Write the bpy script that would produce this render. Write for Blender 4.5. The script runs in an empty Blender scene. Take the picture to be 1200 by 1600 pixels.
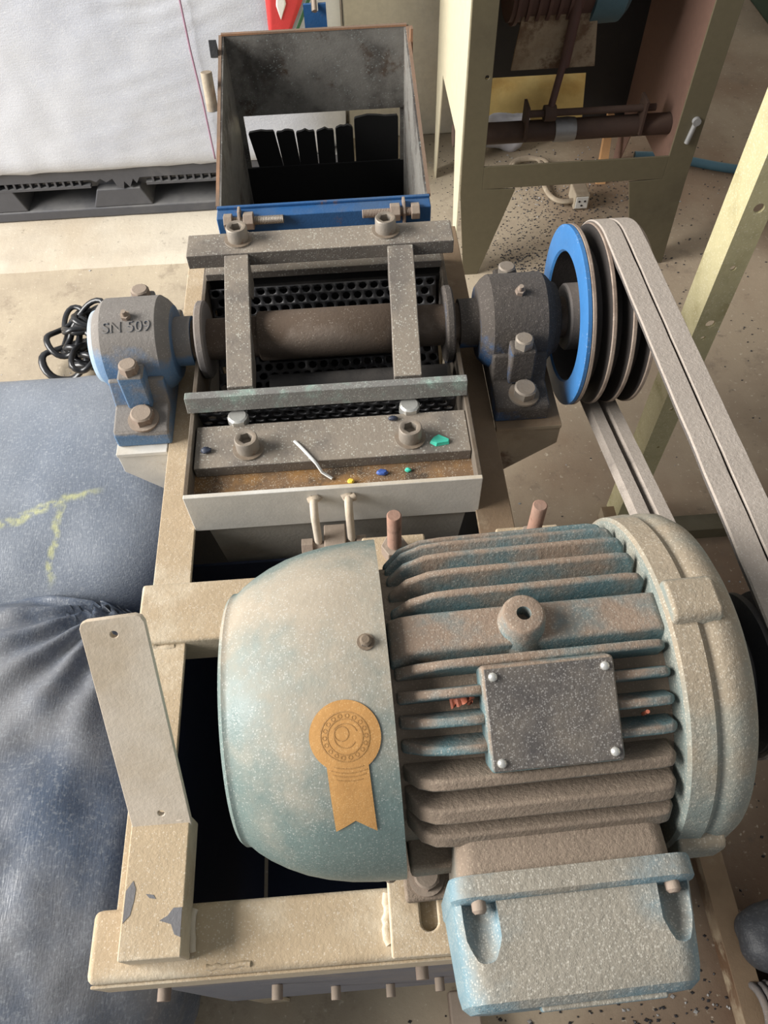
import bpy, bmesh, math, random
from mathutils import Vector, Matrix, noise
random.seed(7)
PI = math.pi
S = bpy.context.scene
COL = S.collection

# ------------------------------------------------------------------ camera, world, light, exposure
def cam_axes(p, yaw, roll):
    p, yaw, roll = (math.radians(a) for a in (p, yaw, roll))
    f = Vector((math.sin(yaw)*math.cos(p), math.cos(yaw)*math.cos(p), -math.sin(p)))
    r = Vector((math.cos(yaw), -math.sin(yaw), 0)); u = r.cross(f)
    return r*math.cos(roll)+u*math.sin(roll), u*math.cos(roll)-r*math.sin(roll), f
cd = bpy.data.cameras.new('camera'); cam = bpy.data.objects.new('camera', cd); COL.objects.link(cam)
r_, u_, f_ = cam_axes(55.82, 2.37, -2.03)
cam.matrix_world = Matrix(((r_.x, u_.x, -f_.x, 0), (r_.y, u_.y, -f_.y, 0), (r_.z, u_.z, -f_.z, 1.45), (0, 0, 0, 1)))
cd.sensor_fit = 'AUTO'; cd.sensor_width = 36.0; cd.lens = 1202/1600*36.0; cd.clip_start = .02
S.camera = cam
W = bpy.data.worlds.new('workshop_daylight'); S.world = W; W.use_nodes = True
W.node_tree.nodes['Background'].inputs[0].default_value = (.93, .96, 1.0, 1)
W.node_tree.nodes['Background'].inputs[1].default_value = .31
def area(name, loc, target, sx, sy, power, color):
    l = bpy.data.lights.new(name, 'AREA'); l.shape = 'RECTANGLE'; l.size = sx; l.size_y = sy; l.energy = power; l.color = color
    o = bpy.data.objects.new(name, l); COL.objects.link(o); o.location = loc
    o.rotation_euler = (Vector(target)-Vector(loc)).to_track_quat('-Z', 'Y').to_euler()
    return o
area('open_doorway_daylight', (-4.7, .5, 3.1), (0, .9, .75), 3.6, 2.8, 700, (1.0, .97, .93))
S.view_settings.view_transform = 'Standard'; S.view_settings.look = 'None'
S.view_settings.exposure = .2; S.view_settings.gamma = 1; S.view_settings.use_curve_mapping = False

# ------------------------------------------------------------------ materials
def lin(c):
    return tuple(((v/255)/12.92 if v/255 <= .04045 else ((v/255+.055)/1.055)**2.4) for v in c[:3])+(1,)
MATS = {}
class NT:
    def __init__(s, name):
        s.m = bpy.data.materials.new(name); s.m.use_nodes = True; s.t = s.m.node_tree; s.b = s.t.nodes['Principled BSDF']
        s.tc = s.t.nodes.new('ShaderNodeTexCoord')
    def n(s, kind, **kw):
        nd = s.t.nodes.new(kind)
        for k, v in kw.items(): setattr(nd, k, v)
        return nd
    def l(s, a, b): s.t.links.new(a, b)
    def noise(s, scale, detail=4, rough=.6, out='Object', stretch=None, off=None):
        nd = s.n('ShaderNodeTexNoise'); nd.inputs['Scale'].default_value = scale; nd.inputs['Detail'].default_value = detail; nd.inputs['Roughness'].default_value = rough
        src = s.tc.outputs[out]
        if stretch:
            mp = s.n('ShaderNodeMapping'); mp.inputs['Scale'].default_value = stretch; s.l(src, mp.inputs[0]); src = mp.outputs[0]
        if off:
            mp = s.n('ShaderNodeMapping'); mp.inputs['Location'].default_value = off; s.l(src, mp.inputs[0]); src = mp.outputs[0]
        s.l(src, nd.inputs['Vector']); return nd.outputs['Fac']
    def math(s, op, a, b=None, c=None):
        nd = s.n('ShaderNodeMath', operation=op)
        for i, v in enumerate((a, b, c)):
            if v is None: continue
            if isinstance(v, (int, float)): nd.inputs[i].default_value = v
            else: s.l(v, nd.inputs[i])
        return nd.outputs[0]
    def step(s, x, a, b):
        nd = s.n('ShaderNodeMapRange', interpolation_type='SMOOTHSTEP'); s.l(x, nd.inputs[0]); nd.inputs[1].default_value = a; nd.inputs[2].default_value = b
        return nd.outputs[0]
    def mix(s, f, a, b):
        nd = s.n('ShaderNodeMix', data_type='RGBA')
        if isinstance(f, (int, float)): nd.inputs[0].default_value = f
        else: s.l(f, nd.inputs[0])
        for i, v in ((6, a), (7, b)):
            if isinstance(v, tuple): nd.inputs[i].default_value = v
            else: s.l(v, nd.inputs[i])
        return nd.outputs[2]
    def bump(s, h, strength, dist=.002):
        nd = s.n('ShaderNodeBump'); nd.inputs['Strength'].default_value = strength; nd.inputs['Distance'].default_value = dist
        s.l(h, nd.inputs['Height']); s.l(nd.outputs[0], s.b.inputs['Normal'])
def surf(name, base, dust=None, amt=.5, up=.5, scale=9., soft=.16, speck=None, sp=.0, spscale=420., rough=.6, metal=0., bump=.25, bscale=260., rust=None, ra=.4, rscale=14., var=.16, off=(0, 0, 0)):
    """painted or bare metal with patches of dust, blown specks and rust"""
    N = NT(name); col = lin(base); ro = rough
    v = N.noise(55, 5, .65)
    if rust:
        f = N.step(N.math('ADD', N.noise(rscale, 8, .7), ra-.5), .47, .58); col = N.mix(f, col, lin(rust))
    if dust:
        g = N.n('ShaderNodeNewGeometry'); sx = N.n('ShaderNodeSeparateXYZ'); N.l(g.outputs['Normal'], sx.inputs[0])
        h = N.math('MULTIPLY_ADD', N.math('SUBTRACT', sx.outputs[2], .45), up*.5, N.noise(scale, 7, .62, off=off))
        f = N.step(N.math('ADD', h, amt-.5), .5-soft, .5+soft); col = N.mix(f, col, lin(dust))
        ro = N.math('MULTIPLY_ADD', f, .95-rough, rough)
    if isinstance(col, tuple): col = N.mix(0., col, col)
    hs = N.n('ShaderNodeHueSaturation'); N.l(col, hs.inputs['Color']); N.l(N.math('MULTIPLY_ADD', v, var*2, 1-var), hs.inputs['Value']); col = hs.outputs[0]
    if speck:
        vo = N.n('ShaderNodeTexVoronoi'); vo.inputs['Scale'].default_value = spscale*1.7; N.l(N.tc.outputs['Object'], vo.inputs['Vector'])
        cl = N.n('ShaderNodeSeparateXYZ'); N.l(vo.outputs['Color'], cl.inputs[0])
        dot = N.math('MULTIPLY', N.step(N.math('SUBTRACT', N.math('MULTIPLY', cl.outputs[1], .3), vo.outputs['Distance']), -.36, -.1), N.step(N.math('MULTIPLY_ADD', N.noise(26, 6, .75), 1.7, cl.outputs[0]), 1.80-sp*1.1, 1.95-sp*1.1))
        col = N.mix(N.math('MULTIPLY', dot, .36), col, lin(speck))
    N.l(col, N.b.inputs['Base Color'])
    if isinstance(ro, float): N.b.inputs['Roughness'].default_value = ro
    else: N.l(ro, N.b.inputs['Roughness'])
    N.b.inputs['Metallic'].default_value = metal
    N.bump(N.noise(bscale, 4, .7), bump)
    MATS[name] = N.m; return N.m
def mat(n): return MATS[n]

surf('frame_paint', (196, 183, 160), dust=(170, 151, 124), amt=.5, up=.5, scale=14, speck=(220, 210, 194), sp=.22, rough=.55, rust=(104, 98, 96), ra=.335, rscale=24, bump=.35)
surf('rail_dirty', (158, 143, 120), dust=(122, 102, 80), amt=.55, up=.5, rust=(98, 74, 54), ra=.5, rscale=8, rough=.65, bump=.3)
surf('plate_pale', (198, 186, 170), dust=(180, 164, 142), amt=.45, up=.3, rough=.5, rust=(140, 122, 104), ra=.36, bump=.2)
surf('panel_grey', (112, 114, 122), dust=(150, 138, 124), amt=.4, up=.2, scale=6, speck=(200, 196, 190), sp=.08, rough=.6)
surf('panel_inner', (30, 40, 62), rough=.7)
surf('box_white', (206, 203, 196), dust=(178, 166, 146), amt=.38, up=.5, scale=5, rust=(140, 110, 74), ra=.33, rscale=9, rough=.45, bump=.12)
surf('box_side', (112, 104, 94), dust=(92, 80, 66), amt=.5, up=.3, scale=14, rough=.6, rust=(116, 84, 56), ra=.42, rscale=14, metal=.2)
surf('chute_grey', (150, 146, 138), dust=(120, 112, 100), amt=.45, up=.2, scale=7, rough=.6)
surf('chamber_inner', (38, 37, 37), dust=(70, 66, 62), amt=.3, up=.5, rough=.6, metal=.3)
surf('steel_bar', (112, 105, 98), dust=(142, 132, 119), amt=.38, up=.6, scale=16, speck=(224, 226, 214), sp=.26, spscale=300, rough=.5, metal=.2, bump=.3)
surf('steel_edge', (132, 130, 126), dust=(150, 176, 164), amt=.38, up=.0, scale=40, speck=(230, 236, 226), sp=.25, rough=.45, metal=.3)
surf('ledge_rust', (112, 88, 64), dust=(150, 112, 66), amt=.4, up=.2, scale=22, speck=(216, 206, 184), sp=.3, rough=.85, rust=(72, 60, 48), ra=.5, rscale=24)
surf('rotor_steel', (112, 100, 90), dust=(96, 82, 70), amt=.5, up=.6, scale=14, rough=.42, metal=.45, speck=(180, 170, 158), sp=.08)
surf('screen_steel', (88, 88, 90), dust=(110, 108, 106), amt=.36, up=.3, rough=.4, metal=.55, bump=.08)
surf('bolt_steel', (150, 142, 132), dust=(130, 116, 100), amt=.45, up=.4, rough=.45, metal=.4, rust=(130, 96, 74), ra=.4, rscale=60)
surf('bolt_rust', (132, 116, 104), dust=(146, 132, 118), amt=.5, up=.6, rough=.75, rust=(106, 82, 66), ra=.42, rscale=50)
surf('stud_rust', (150, 112, 94), dust=(136, 112, 98), amt=.45, up=.3, rough=.8, rust=(110, 78, 62), ra=.45, rscale=60)
surf('paint_bare', (96, 96, 100), dust=(110, 106, 104), amt=.4, rough=.6)
surf('bolt_bright', (205, 204, 198), rough=.3, metal=.6)
surf('bearing_blue', (84, 114, 146), dust=(122, 117, 112), amt=.62, up=1.0, scale=14, soft=.1, rough=.55, speck=(178, 174, 168), sp=.15, bump=.35)
surf('bearing_dark', (44, 78, 116), dust=(72, 66, 61), amt=.74, up=.6, scale=14, soft=.08, rough=.6, speck=(140, 132, 124), sp=.24, spscale=420, bump=.6, bscale=150)
surf('cap_pale', (150, 172, 190), dust=(140, 136, 132), amt=.35, up=.8, rough=.5)
surf('pulley_blue', (58, 112, 166), dust=(70, 96, 124), amt=.32, up=.2, scale=18, rough=.42, bump=.12, speck=(210, 216, 222), sp=.1)
surf('pulley_steel', (164, 148, 134), dust=(126, 110, 98), amt=.5, up=.2, scale=20, rough=.55, metal=.3, speck=(196, 186, 176), sp=.12)
surf('pulley_groove', (58, 54, 52), dust=(84, 78, 74), amt=.35, rough=.55, metal=.2)
surf('hub_steel', (112, 108, 106), dust=(128, 118, 110), amt=.5, up=.5, rough=.6, metal=.2, speck=(190, 180, 170), sp=.1)
surf('belt_rubber', (96, 90, 86), dust=(158, 148, 138), amt=.66, up=1.2, scale=20, speck=(200, 194, 186), sp=.25, spscale=500, rough=.9, bump=.45)
surf('hopper_blue', (36, 84, 134), dust=(58, 86, 120), amt=.35, up=.4, scale=16, rough=.5, rust=(110, 84, 66), ra=.36, rscale=22)
surf('hopper_inner', (140, 137, 131), dust=(76, 72, 68), amt=.5, up=.2, scale=12, speck=(190, 200, 196), sp=.14, spscale=240, rough=.38, metal=.25, rust=(92, 74, 60), ra=.42)
surf('hopper_edge', (150, 112, 84), dust=(120, 100, 84), amt=.5, rough=.7)
surf('flap_rubber_and_shade', (14, 14, 15), rough=.85, bump=.1)
surf('cowl_paint', (100, 117, 114), dust=(156, 146, 130), amt=.45, up=.4, scale=5.5, off=(9.3, .2, 4.1), soft=.11, speck=(196, 196, 190), sp=.30, spscale=520, rough=.42, bump=.22)
surf('motor_body', (108, 116, 112), dust=(132, 117, 102), amt=.68, up=.5, scale=9, speck=(176, 160, 140), sp=.34, spscale=480, rough=.75, bump=.55)
surf('motor_fin', (94, 118, 121), dust=(136, 118, 102), amt=.47, up=.3, scale=15, soft=.12, speck=(190, 182, 168), sp=.32, spscale=480, rough=.55, bump=.45)
surf('shield_paint', (122, 131, 126), dust=(146, 133, 114), amt=.52, up=.5, scale=9, speck=(206, 198, 182), sp=.40, spscale=420, rough=.6, bump=.45)
surf('terminal_paint', (110, 136, 146), dust=(140, 134, 122), amt=.46, up=.5, scale=9, soft=.14, speck=(208, 204, 192), sp=.42, spscale=440, rough=.5, bump=.5)
surf('name_plate', (88, 84, 82), dust=(120, 112, 102), amt=.42, up=.2, scale=14, speck=(200, 196, 190), sp=.5, spscale=520, rough=.5, metal=.3, bump=.3)
surf('gold_foil', (190, 146, 86), dust=(176, 132, 78), amt=.5, speck=(214, 178, 124), sp=.3, spscale=700, rough=.5, metal=.1, bump=.15)
surf('gold_print', (156, 116, 66), rough=.6)
surf('black_iron', (34, 34, 36), dust=(70, 64, 60), amt=.35, up=.4, rough=.55)
surf('olive_paint', (184, 176, 138), dust=(156, 146, 108), amt=.45, up=.3, scale=14, speck=(222, 216, 190), sp=.32, spscale=220, rough=.5, bump=.15)
surf('stand_paint_shaded', (92, 85, 66), dust=(76, 68, 50), amt=.42, up=.3, scale=3, rough=.5, bump=.1)  # stand colour with the shade of its front face painted in
surf('stand_side_lit', (206, 198, 172), dust=(192, 180, 150), amt=.4, up=.3, scale=3, rough=.45, bump=.08)  # same stand, paler: direct light on the left side put into the colour
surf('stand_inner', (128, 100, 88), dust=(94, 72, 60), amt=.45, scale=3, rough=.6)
surf('brown_iron', (66, 49, 41), dust=(84, 67, 57), amt=.4, up=.5, rough=.7)
surf('maroon_iron', (84, 60, 56), dust=(70, 56, 50), amt=.4, rough=.6)
surf('tape_grey', (150, 150, 150), dust=(120, 116, 112), amt=.4, rough=.4, metal=.3)
surf('plastic_white', (226, 226, 222), rough=.5, bump=.05)
surf('plastic_green', (70, 196, 168), rough=.45, bump=.05)
surf('plastic_blue', (56, 84, 150), rough=.5)
surf('plastic_yellow', (226, 196, 70), rough=.5)
surf('plastic_navy', (44, 50, 66), rough=.5)
surf('copper_shred', (170, 96, 72), rough=.5)
surf('black_plastic', (74, 75, 80), dust=(112, 111, 110), amt=.45, up=.5, scale=6, rough=.5, bump=.1)
surf('black_rubber', (34, 35, 38), rough=.32, bump=.1)
surf('cable_cream', (168, 156, 136), dust=(140, 126, 108), amt=.5, scale=20, rough=.6)
surf('wall_plaster', (238, 232, 216), dust=(222, 212, 190), amt=.4, up=0., scale=2.2, rough=.8, bump=.15, bscale=60)
surf('yellow_sack', (206, 180, 116), dust=(186, 150, 84), amt=.4, scale=6, rough=.8, bscale=400)
surf('rag_white', (196, 196, 204), rough=.9)
surf('wood_stick', (196, 150, 104), rough=.7)
surf('hose_teal', (70, 104, 118), rough=.5)
surf('green_iron', (44, 62, 48), rough=.6)
surf('print_red', (206, 62, 62), rough=.7, bscale=500)
surf('print_white', (232, 228, 222), rough=.7)
surf('print_green', (56, 96, 66), rough=.7)
surf('seam_thread', (150, 118, 136), rough=.8)
surf('granule_black', (40, 40, 44), rough=.5)
surf('granule_pale', (150, 148, 146), rough=.6)
def concrete(name, pale, dark, brown, dirt_shade_x=None):
    N = NT(name)
    a = N.step(N.noise(2.2, 8, .65), .38, .66); col = N.mix(a, lin(pale), lin(dark))
    f = N.step(N.noise(1.3, 6, .6, stretch=(1, .8, 1)), .44, .62)
    if dirt_shade_x is not None:
        sx = N.n('ShaderNodeSeparateXYZ'); N.l(N.tc.outputs['Object'], sx.inputs[0])
        f = N.math('MULTIPLY', N.step(N.math('MULTIPLY_ADD', N.noise(1.5, 5), .8, N.math('MULTIPLY_ADD', sx.outputs[1], -.22, sx.outputs[0])), dirt_shade_x, dirt_shade_x+.7), N.math('MULTIPLY_ADD', f, .5, .45))
    col = N.mix(f, col, lin(brown))
    if dirt_shade_x is not None:
        g = N.step(N.math('MULTIPLY_ADD', N.noise(2.4, 5), .7, N.math('MULTIPLY_ADD', sx.outputs[1], -.55, sx.outputs[0])), .50, .95); col = N.mix(N.math('MULTIPLY', g, .85), col, lin((84, 60, 43)))  # near dark-brown layer paints in the shade right of the motor
        g = N.step(N.noise(7, 8, .75), .54, .68); col = N.mix(N.math('MULTIPLY', g, .45), col, lin((112, 98, 84)))
    d = N.step(N.noise(26, 6, .7), .60, .72); col = N.mix(N.math('MULTIPLY', d, .5), col, lin((88, 78, 68)))
    p = N.step(N.noise(90, 3, .6), .62, .74); col = N.mix(N.math('MULTIPLY', p, .35), col, lin((232, 222, 202)))
    N.l(col, N.b.inputs['Base Color']); N.b.inputs['Roughness'].default_value = .85
    N.bump(N.noise(70, 8, .7), .35, .004); MATS[name] = N.m
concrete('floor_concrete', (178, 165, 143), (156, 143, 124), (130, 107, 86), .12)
concrete('sill_concrete', (196, 187, 170), (168, 158, 143), (180, 167, 147))
def weave(name, c1, c2, c3, scale, stain=None, rough=.6, sheen=.0):
    N = NT(name)
    a = N.step(N.noise(3.2, 6, .6), .38, .64); col = N.mix(a, lin(c1), lin(c2))
    g = N.step(N.noise(190, 3, .7), .48, .74); col = N.mix(N.math('MULTIPLY', g, .6), col, lin(c3))
    if stain:
        sx = N.n('ShaderNodeSeparateXYZ'); N.l(N.tc.outputs['Object'], sx.inputs[0]); X, Y = sx.outputs[0], sx.outputs[1]; wob = N.math('MULTIPLY_ADD', N.noise(9, 4), .07, -.035)
        def seg(d, along, a0, a1, w):            # spilt powder along a crease
            return N.math('MULTIPLY', N.step(N.math('ABSOLUTE', N.math('ADD', d, wob)), w, w*.15), N.math('MULTIPLY', N.step(along, a0, a0+.04), N.step(along, a1, a1-.04)))
        l1 = seg(N.math('SUBTRACT', Y, N.math('MULTIPLY_ADD', X, .32, -.143)), X, -.2, .25, .012)
        l2 = seg(N.math('SUBTRACT', X, N.math('MULTIPLY_ADD', Y, .05, .178)), Y, -.24, -.07, .010)
        sf = N.math('MULTIPLY', N.math('MAXIMUM', l1, l2), N.step(N.noise(70, 4), .3, .62))
        col = N.mix(N.math('MULTIPLY', sf, .6), col, lin(stain))
    N.l(col, N.b.inputs['Base Color']); N.b.inputs['Roughness'].default_value = rough
    wv = N.math('ADD', N.math('MULTIPLY', N.noise(scale, 2, .5, stretch=(1, .18, 1)), .5), N.math('MULTIPLY', N.noise(scale, 2, .5, stretch=(.18, 1, 1)), .5))
    N.bump(wv, .3, .003); MATS[name] = N.m
weave('sack_navy', (122, 128, 137), (106, 114, 126), (158, 163, 168), 420, stain=(190, 190, 128), rough=.42)
weave('sack_slate', (116, 117, 120), (74, 86, 104), (144, 148, 152), 420, rough=.38)
weave('sack_dark', (60, 62, 66), (44, 48, 56), (96, 98, 100), 420, rough=.5)
weave('bag_white', (200, 203, 210), (190, 194, 204), (214, 217, 222), 300, rough=.55)

# ------------------------------------------------------------------ mesh helpers
class MB:
    def __init__(s): s.v = []; s.f = []
    def add(s, vs, fs):
        o = len(s.v); s.v += [tuple(v) for v in vs]; s.f += [tuple(i+o for i in f) for f in fs]; return s
    def box(s, x0, x1, y0, y1, z0, z1):
        return s.add([(x, y, z) for z in (z0, z1) for y in (y0, y1) for x in (x0, x1)],
                     [(0, 2, 3, 1), (4, 5, 7, 6), (0, 1, 5, 4), (2, 6, 7, 3), (0, 4, 6, 2), (1, 3, 7, 5)])
    def prism(s, pts, axis, a0, a1):
        def P(p, a): return {'x': (a, p[0], p[1]), 'y': (p[0], a, p[1]), 'z': (p[0], p[1], a)}[axis]
        n = len(pts); vs = [P(p, a0) for p in pts]+[P(p, a1) for p in pts]
        return s.add(vs, [tuple(range(n))[::-1], tuple(range(n, 2*n))]+[(i, (i+1) % n, n+(i+1) % n, n+i) for i in range(n)])
    def loft(s, rings, close=True, caps=True):
        n = len(rings[0]); vs = [p for r in rings for p in r]; fs = []
        for k in range(len(rings)-1):
            for i in range(n if close else n-1):
                j = (i+1) % n; fs.append((k*n+i, k*n+j, (k+1)*n+j, (k+1)*n+i))
        if caps: fs += [tuple(range(n))[::-1], tuple(range((len(rings)-1)*n, len(rings)*n))]
        return s.add(vs, fs)
    def lathe(s, prof, axis, c, seg=48, a0=0, a1=2*PI, caps=True):
        """prof: (position along axis, radius)"""
        full = abs(a1-a0-2*PI) < 1e-6; rings = []
        for a, r in prof:
            ring = []
            for i in range(seg if full else seg+1):
                t = a0+(a1-a0)*i/seg; co, si = r*math.cos(t), r*math.sin(t)
                ring.append({'x': (c[0]+a, c[1]+co, c[2]+si), 'y': (c[0]+co, c[1]+a, c[2]+si), 'z': (c[0]+co, c[1]+si, c[2]+a)}[axis])
            rings.append(ring)
        return s.loft(rings, close=full, caps=caps)
    def cyl(s, p0, p1, r, seg=16, r2=None, rot=0.):
        p0 = Vector(p0); p1 = Vector(p1); d = (p1-p0).normalized(); a = d.orthogonal().normalized() if abs(d.z) < .999 else Vector((1, 0, 0)); b = d.cross(a)
        r2 = r if r2 is None else r2
        return s.loft([[p+(a*math.cos(2*PI*i/seg+rot)+b*math.sin(2*PI*i/seg+rot))*q for i in range(seg)] for p, q in ((p0, r), (p1, r2))])
    def tube(s, pts, r, seg=8, closed=False, flat=None):
        pts = [Vector(p) for p in pts]; n = len(pts); rings = []; ref = Vector((0, 0, 1))
        for i in range(n):
            t = ((pts[(i+1) % n]-pts[i-1]) if closed else (pts[min(i+1, n-1)]-pts[max(i-1, 0)])).normalized()
            a = t.cross(ref); a = a.normalized() if a.length > 1e-3 else t.orthogonal().normalized(); b = a.cross(t)
            rings.append([pts[i]+a*math.cos(2*PI*k/seg)*r+b*math.sin(2*PI*k/seg)*(flat or r) for k in range(seg)])
        if closed: rings.append(rings[0])
        return s.loft(rings, caps=not closed)
    def surface(s, fn, nu, nv, closed_u=False):
        vs = [fn(i/(nu if closed_u else nu-1), j/(nv-1)) for j in range(nv) for i in range(nu)]; fs = []
        for j in range(nv-1):
            for i in range(nu if closed_u else nu-1):
                k = (i+1) % nu; fs.append((j*nu+i, j*nu+k, (j+1)*nu+k, (j+1)*nu+i))
        return s.add(vs, fs)
    def mesh(s, name, off=(0, 0, 0), merge=1e-6):
        me = bpy.data.meshes.new(name); bm = bmesh.new(); o = Vector(off)
        bv = [bm.verts.new(Vector(v)-o) for v in s.v]
        for f in s.f:
            if len(set(f)) > 2:
                try: bm.faces.new([bv[i] for i in f])
                except ValueError: pass
        bmesh.ops.remove_doubles(bm, verts=bm.verts, dist=merge)
        bmesh.ops.recalc_face_normals(bm, faces=bm.faces)
        bm.to_mesh(me); bm.free(); return me
    def build(s, name, m, parent=None, bevel=0., smooth=40, seg=2, loc=None, solid=None):
        off = loc if loc is not None else (world(parent) if parent is not None else (0, 0, 0))
        o = bpy.data.objects.new(name, s.mesh(name, off)); COL.objects.link(o); o.data.materials.append(mat(m))
        if parent is not None: o.parent = parent
        if loc is not None: o.location = loc
        finish(o, bevel, smooth, seg, solid); return o
def world(o):
    v = Vector((0, 0, 0))
    while o is not None: v += Vector(o.location); o = o.parent
    return v
def finish(o, bevel=0., smooth=40, seg=2, solid=None):
    if smooth:
        o.data.shade_smooth(); o.data.set_sharp_from_angle(angle=math.radians(smooth))
    if solid:
        md = o.modifiers.new('thickness', 'SOLIDIFY'); md.thickness = solid; md.offset = 0
    if bevel:
        md = o.modifiers.new('bevel', 'BEVEL'); md.width = bevel; md.segments = seg; md.limit_method = 'ANGLE'; md.angle_limit = math.radians(35); md.harden_normals = True
def tag(o, label, cat, group=None, kind=None):
    if label: o['label'] = label
    if cat: o['category'] = cat
    if group: o['group'] = group
    if kind: o['kind'] = kind
    return o
def thing(name, loc, label, cat, group=None):
    o = bpy.data.objects.new(name, None); COL.objects.link(o); o.location = loc; o.empty_display_size = .02
    return tag(o, label, cat, group)
def inst(name, me, m, parent, loc, rot=(0, 0, 0), scale=1.):
    if not me.materials: me.materials.append(mat(m))
    o = bpy.data.objects.new(name, me); COL.objects.link(o); o.parent = parent
    o.location = Vector(loc)-(world(parent) if parent is not None else Vector()); o.rotation_euler = rot; o.scale = (scale,)*3
    if me.materials[0] != mat(m): o.material_slots[0].link = 'OBJECT'; o.material_slots[0].material = mat(m)
    return o
def cut(o, *cutters):
    """subtract solids for good (the cutters are deleted)"""
    tmp = []
    for c in cutters:
        me = c.mesh('cut'); k = bpy.data.objects.new('cut', me); COL.objects.link(k); k.matrix_world = Matrix.Translation(Vector((0, 0, 0))); tmp.append(k)
        
        md = o.modifiers.new('cut', 'BOOLEAN'); md.operation = 'DIFFERENCE'; md.solver = 'EXACT'; md.object = k
    mods = list(o.modifiers); bev = [(m.width, m.segments) for m in mods if m.type == 'BEVEL']
    for m in mods:
        if m.type == 'BEVEL': o.modifiers.remove(m)
    bpy.context.view_layer.update()
    dg = bpy.context.evaluated_depsgraph_get(); me = bpy.data.meshes.new_from_object(o.evaluated_get(dg))
    o.modifiers.clear(); o.data = me
    for k in tmp: bpy.data.objects.remove(k)
    finish(o, bev[0][0] if bev else 0, 30, bev[0][1] if bev else 2); return o
def smoothmesh(me, a=40): me.shade_smooth(); me.set_sharp_from_angle(angle=math.radians(a)); return me
# small fasteners as shared meshes (standing along +Z from their seat)
b = MB(); b.cyl((0, 0, 0), (0, 0, .0028), .0175, 24); b.cyl((0, 0, .0028), (0, 0, .0125), .0132, 6); b.cyl((0, 0, .0125), (0, 0, .0142), .0125, 24, .0105)
HEX = smoothmesh(b.mesh('hex_bolt'), 30)
b = MB(); b.cyl((0, 0, 0), (0, 0, .008), .0085, 6); b.cyl((0, 0, .008), (0, 0, .0092), .008, 20, .0066)
HEXS = smoothmesh(b.mesh('hex_bolt_small'), 30)
def thread(p0, p1, r, pitch=.0022):
    p0 = Vector(p0); p1 = Vector(p1); L = (p1-p0).length; d = (p1-p0)/L; a = d.orthogonal().normalized(); c = d.cross(a); n = int(L/pitch); b = MB(); rings = []
    for i in range(2*n+1): q = r if i % 2 else r*.86; rings.append([p0+d*(i*pitch/2)+(a*math.cos(2*PI*k/14)+c*math.sin(2*PI*k/14))*q for k in range(14)])
    b.loft(rings); return b
def capscrew():
    b = MB(); n = 24
    def ring(r, z): return [(r*math.cos(2*PI*i/n), r*math.sin(2*PI*i/n), z) for i in range(n)]
    def hexr(r, z):
        out = []
        for i in range(n):
            t = 2*PI*i/n; q = r*math.cos(PI/6)/math.cos((t % (PI/3))-PI/6); out.append((q*math.cos(t), q*math.sin(t), z))
        return out
    b.loft([ring(.0165, 0), ring(.0165, .002), ring(.0122, .002), ring(.0122, .017), ring(.0112, .0185), ring(.0085, .0185), hexr(.0072, .0175), hexr(.0072, .009)])
    return smoothmesh(b.mesh('cap_screw'), 35)
CAP = capscrew()
b = MB(); b.lathe([(0, .0029), (.0012, .0027), (.0021, .0017), (.0024, 0.0003)], 'z', (0, 0, 0), 12); RIVET = smoothmesh(b.mesh('rivet'), 60)

# ------------------------------------------------------------------ the setting
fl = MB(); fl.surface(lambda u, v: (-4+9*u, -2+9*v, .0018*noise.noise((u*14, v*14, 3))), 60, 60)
tag(fl.build('floor', 'floor_concrete', loc=(0, 0, 0)), 'worn beige workshop concrete floor turning brown and dirty to the right, with shade painted in near the motor', None, kind='structure')
b = MB(); b.box(.034, .40, 2.52, 2.70, 0, 3.0); tag(b.build('wall_back', 'wall_plaster', bevel=.006), 'pale cream plastered wall behind the hopper', None, kind='structure')
b = MB()
b.surface(lambda u, v: (-3.6+3.62*u, 1.915+.6*v+.006*noise.noise((u*20, v*3, 1)), .012+.0015*noise.noise((u*40, v*9, 1)) if 0.02 < v < .98 else -.002), 120, 24)
tag(b.build('trim_1', 'sill_concrete'), 'low rough concrete strip along the wall under the pallet', None, kind='structure')

b = MB(); b.box(-3.98, 4.98, 6.8, 6.95, 0, 3.4); tag(b.build('wall_far', 'wall_plaster'), 'distant pale plaster wall of the workshop', None, kind='structure')
b = MB(); b.box(4.8, 4.95, -1.9, 6.79, 0, 3.4); tag(b.build('wall_right', 'wall_plaster'), 'pale plaster wall on the right side of the workshop', None, kind='structure')
# ------------------------------------------------------------------ machine frame
FZ = .77
fr = thing('machine_chassis', (-.03, .5, 0), 'tan painted welded steel chassis carrying the motor and cutting box', 'chassis')
for x0, d in ((-.22, 1), (.155, -1)):                # angle-iron rails
    t = .005*d; w = .038*d
    m = 'rail_dirty' if d < 0 else 'frame_paint'
    b = MB(); b.prism([(x0, FZ), (x0+w, FZ), (x0+w, FZ-.005), (x0+t, FZ-.005), (x0+t, FZ-.05), (x0, FZ-.05)], 'y', .06, .945); b.build('rail', m, fr, bevel=.0012)
b = MB(); b.prism([(.047, FZ+.004), (.098, FZ+.004), (.098, FZ-.046), (.047, FZ-.046)], 'x', -.237, .158); b.build('end_beam', 'frame_paint', fr, bevel=.006, seg=3)
b = MB(); b.box(-.235, .157, .0445, .047, FZ-.05, FZ-.004); b.build('edge_strip', 'frame_paint', fr, bevel=.001)
b = MB(); b.prism([(.325, FZ+.006), (.39, FZ+.006), (.39, FZ-.04), (.325, FZ-.04)], 'x', -.229, .165); b.build('cross_beam', 'frame_paint', fr, bevel=.0035)
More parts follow.
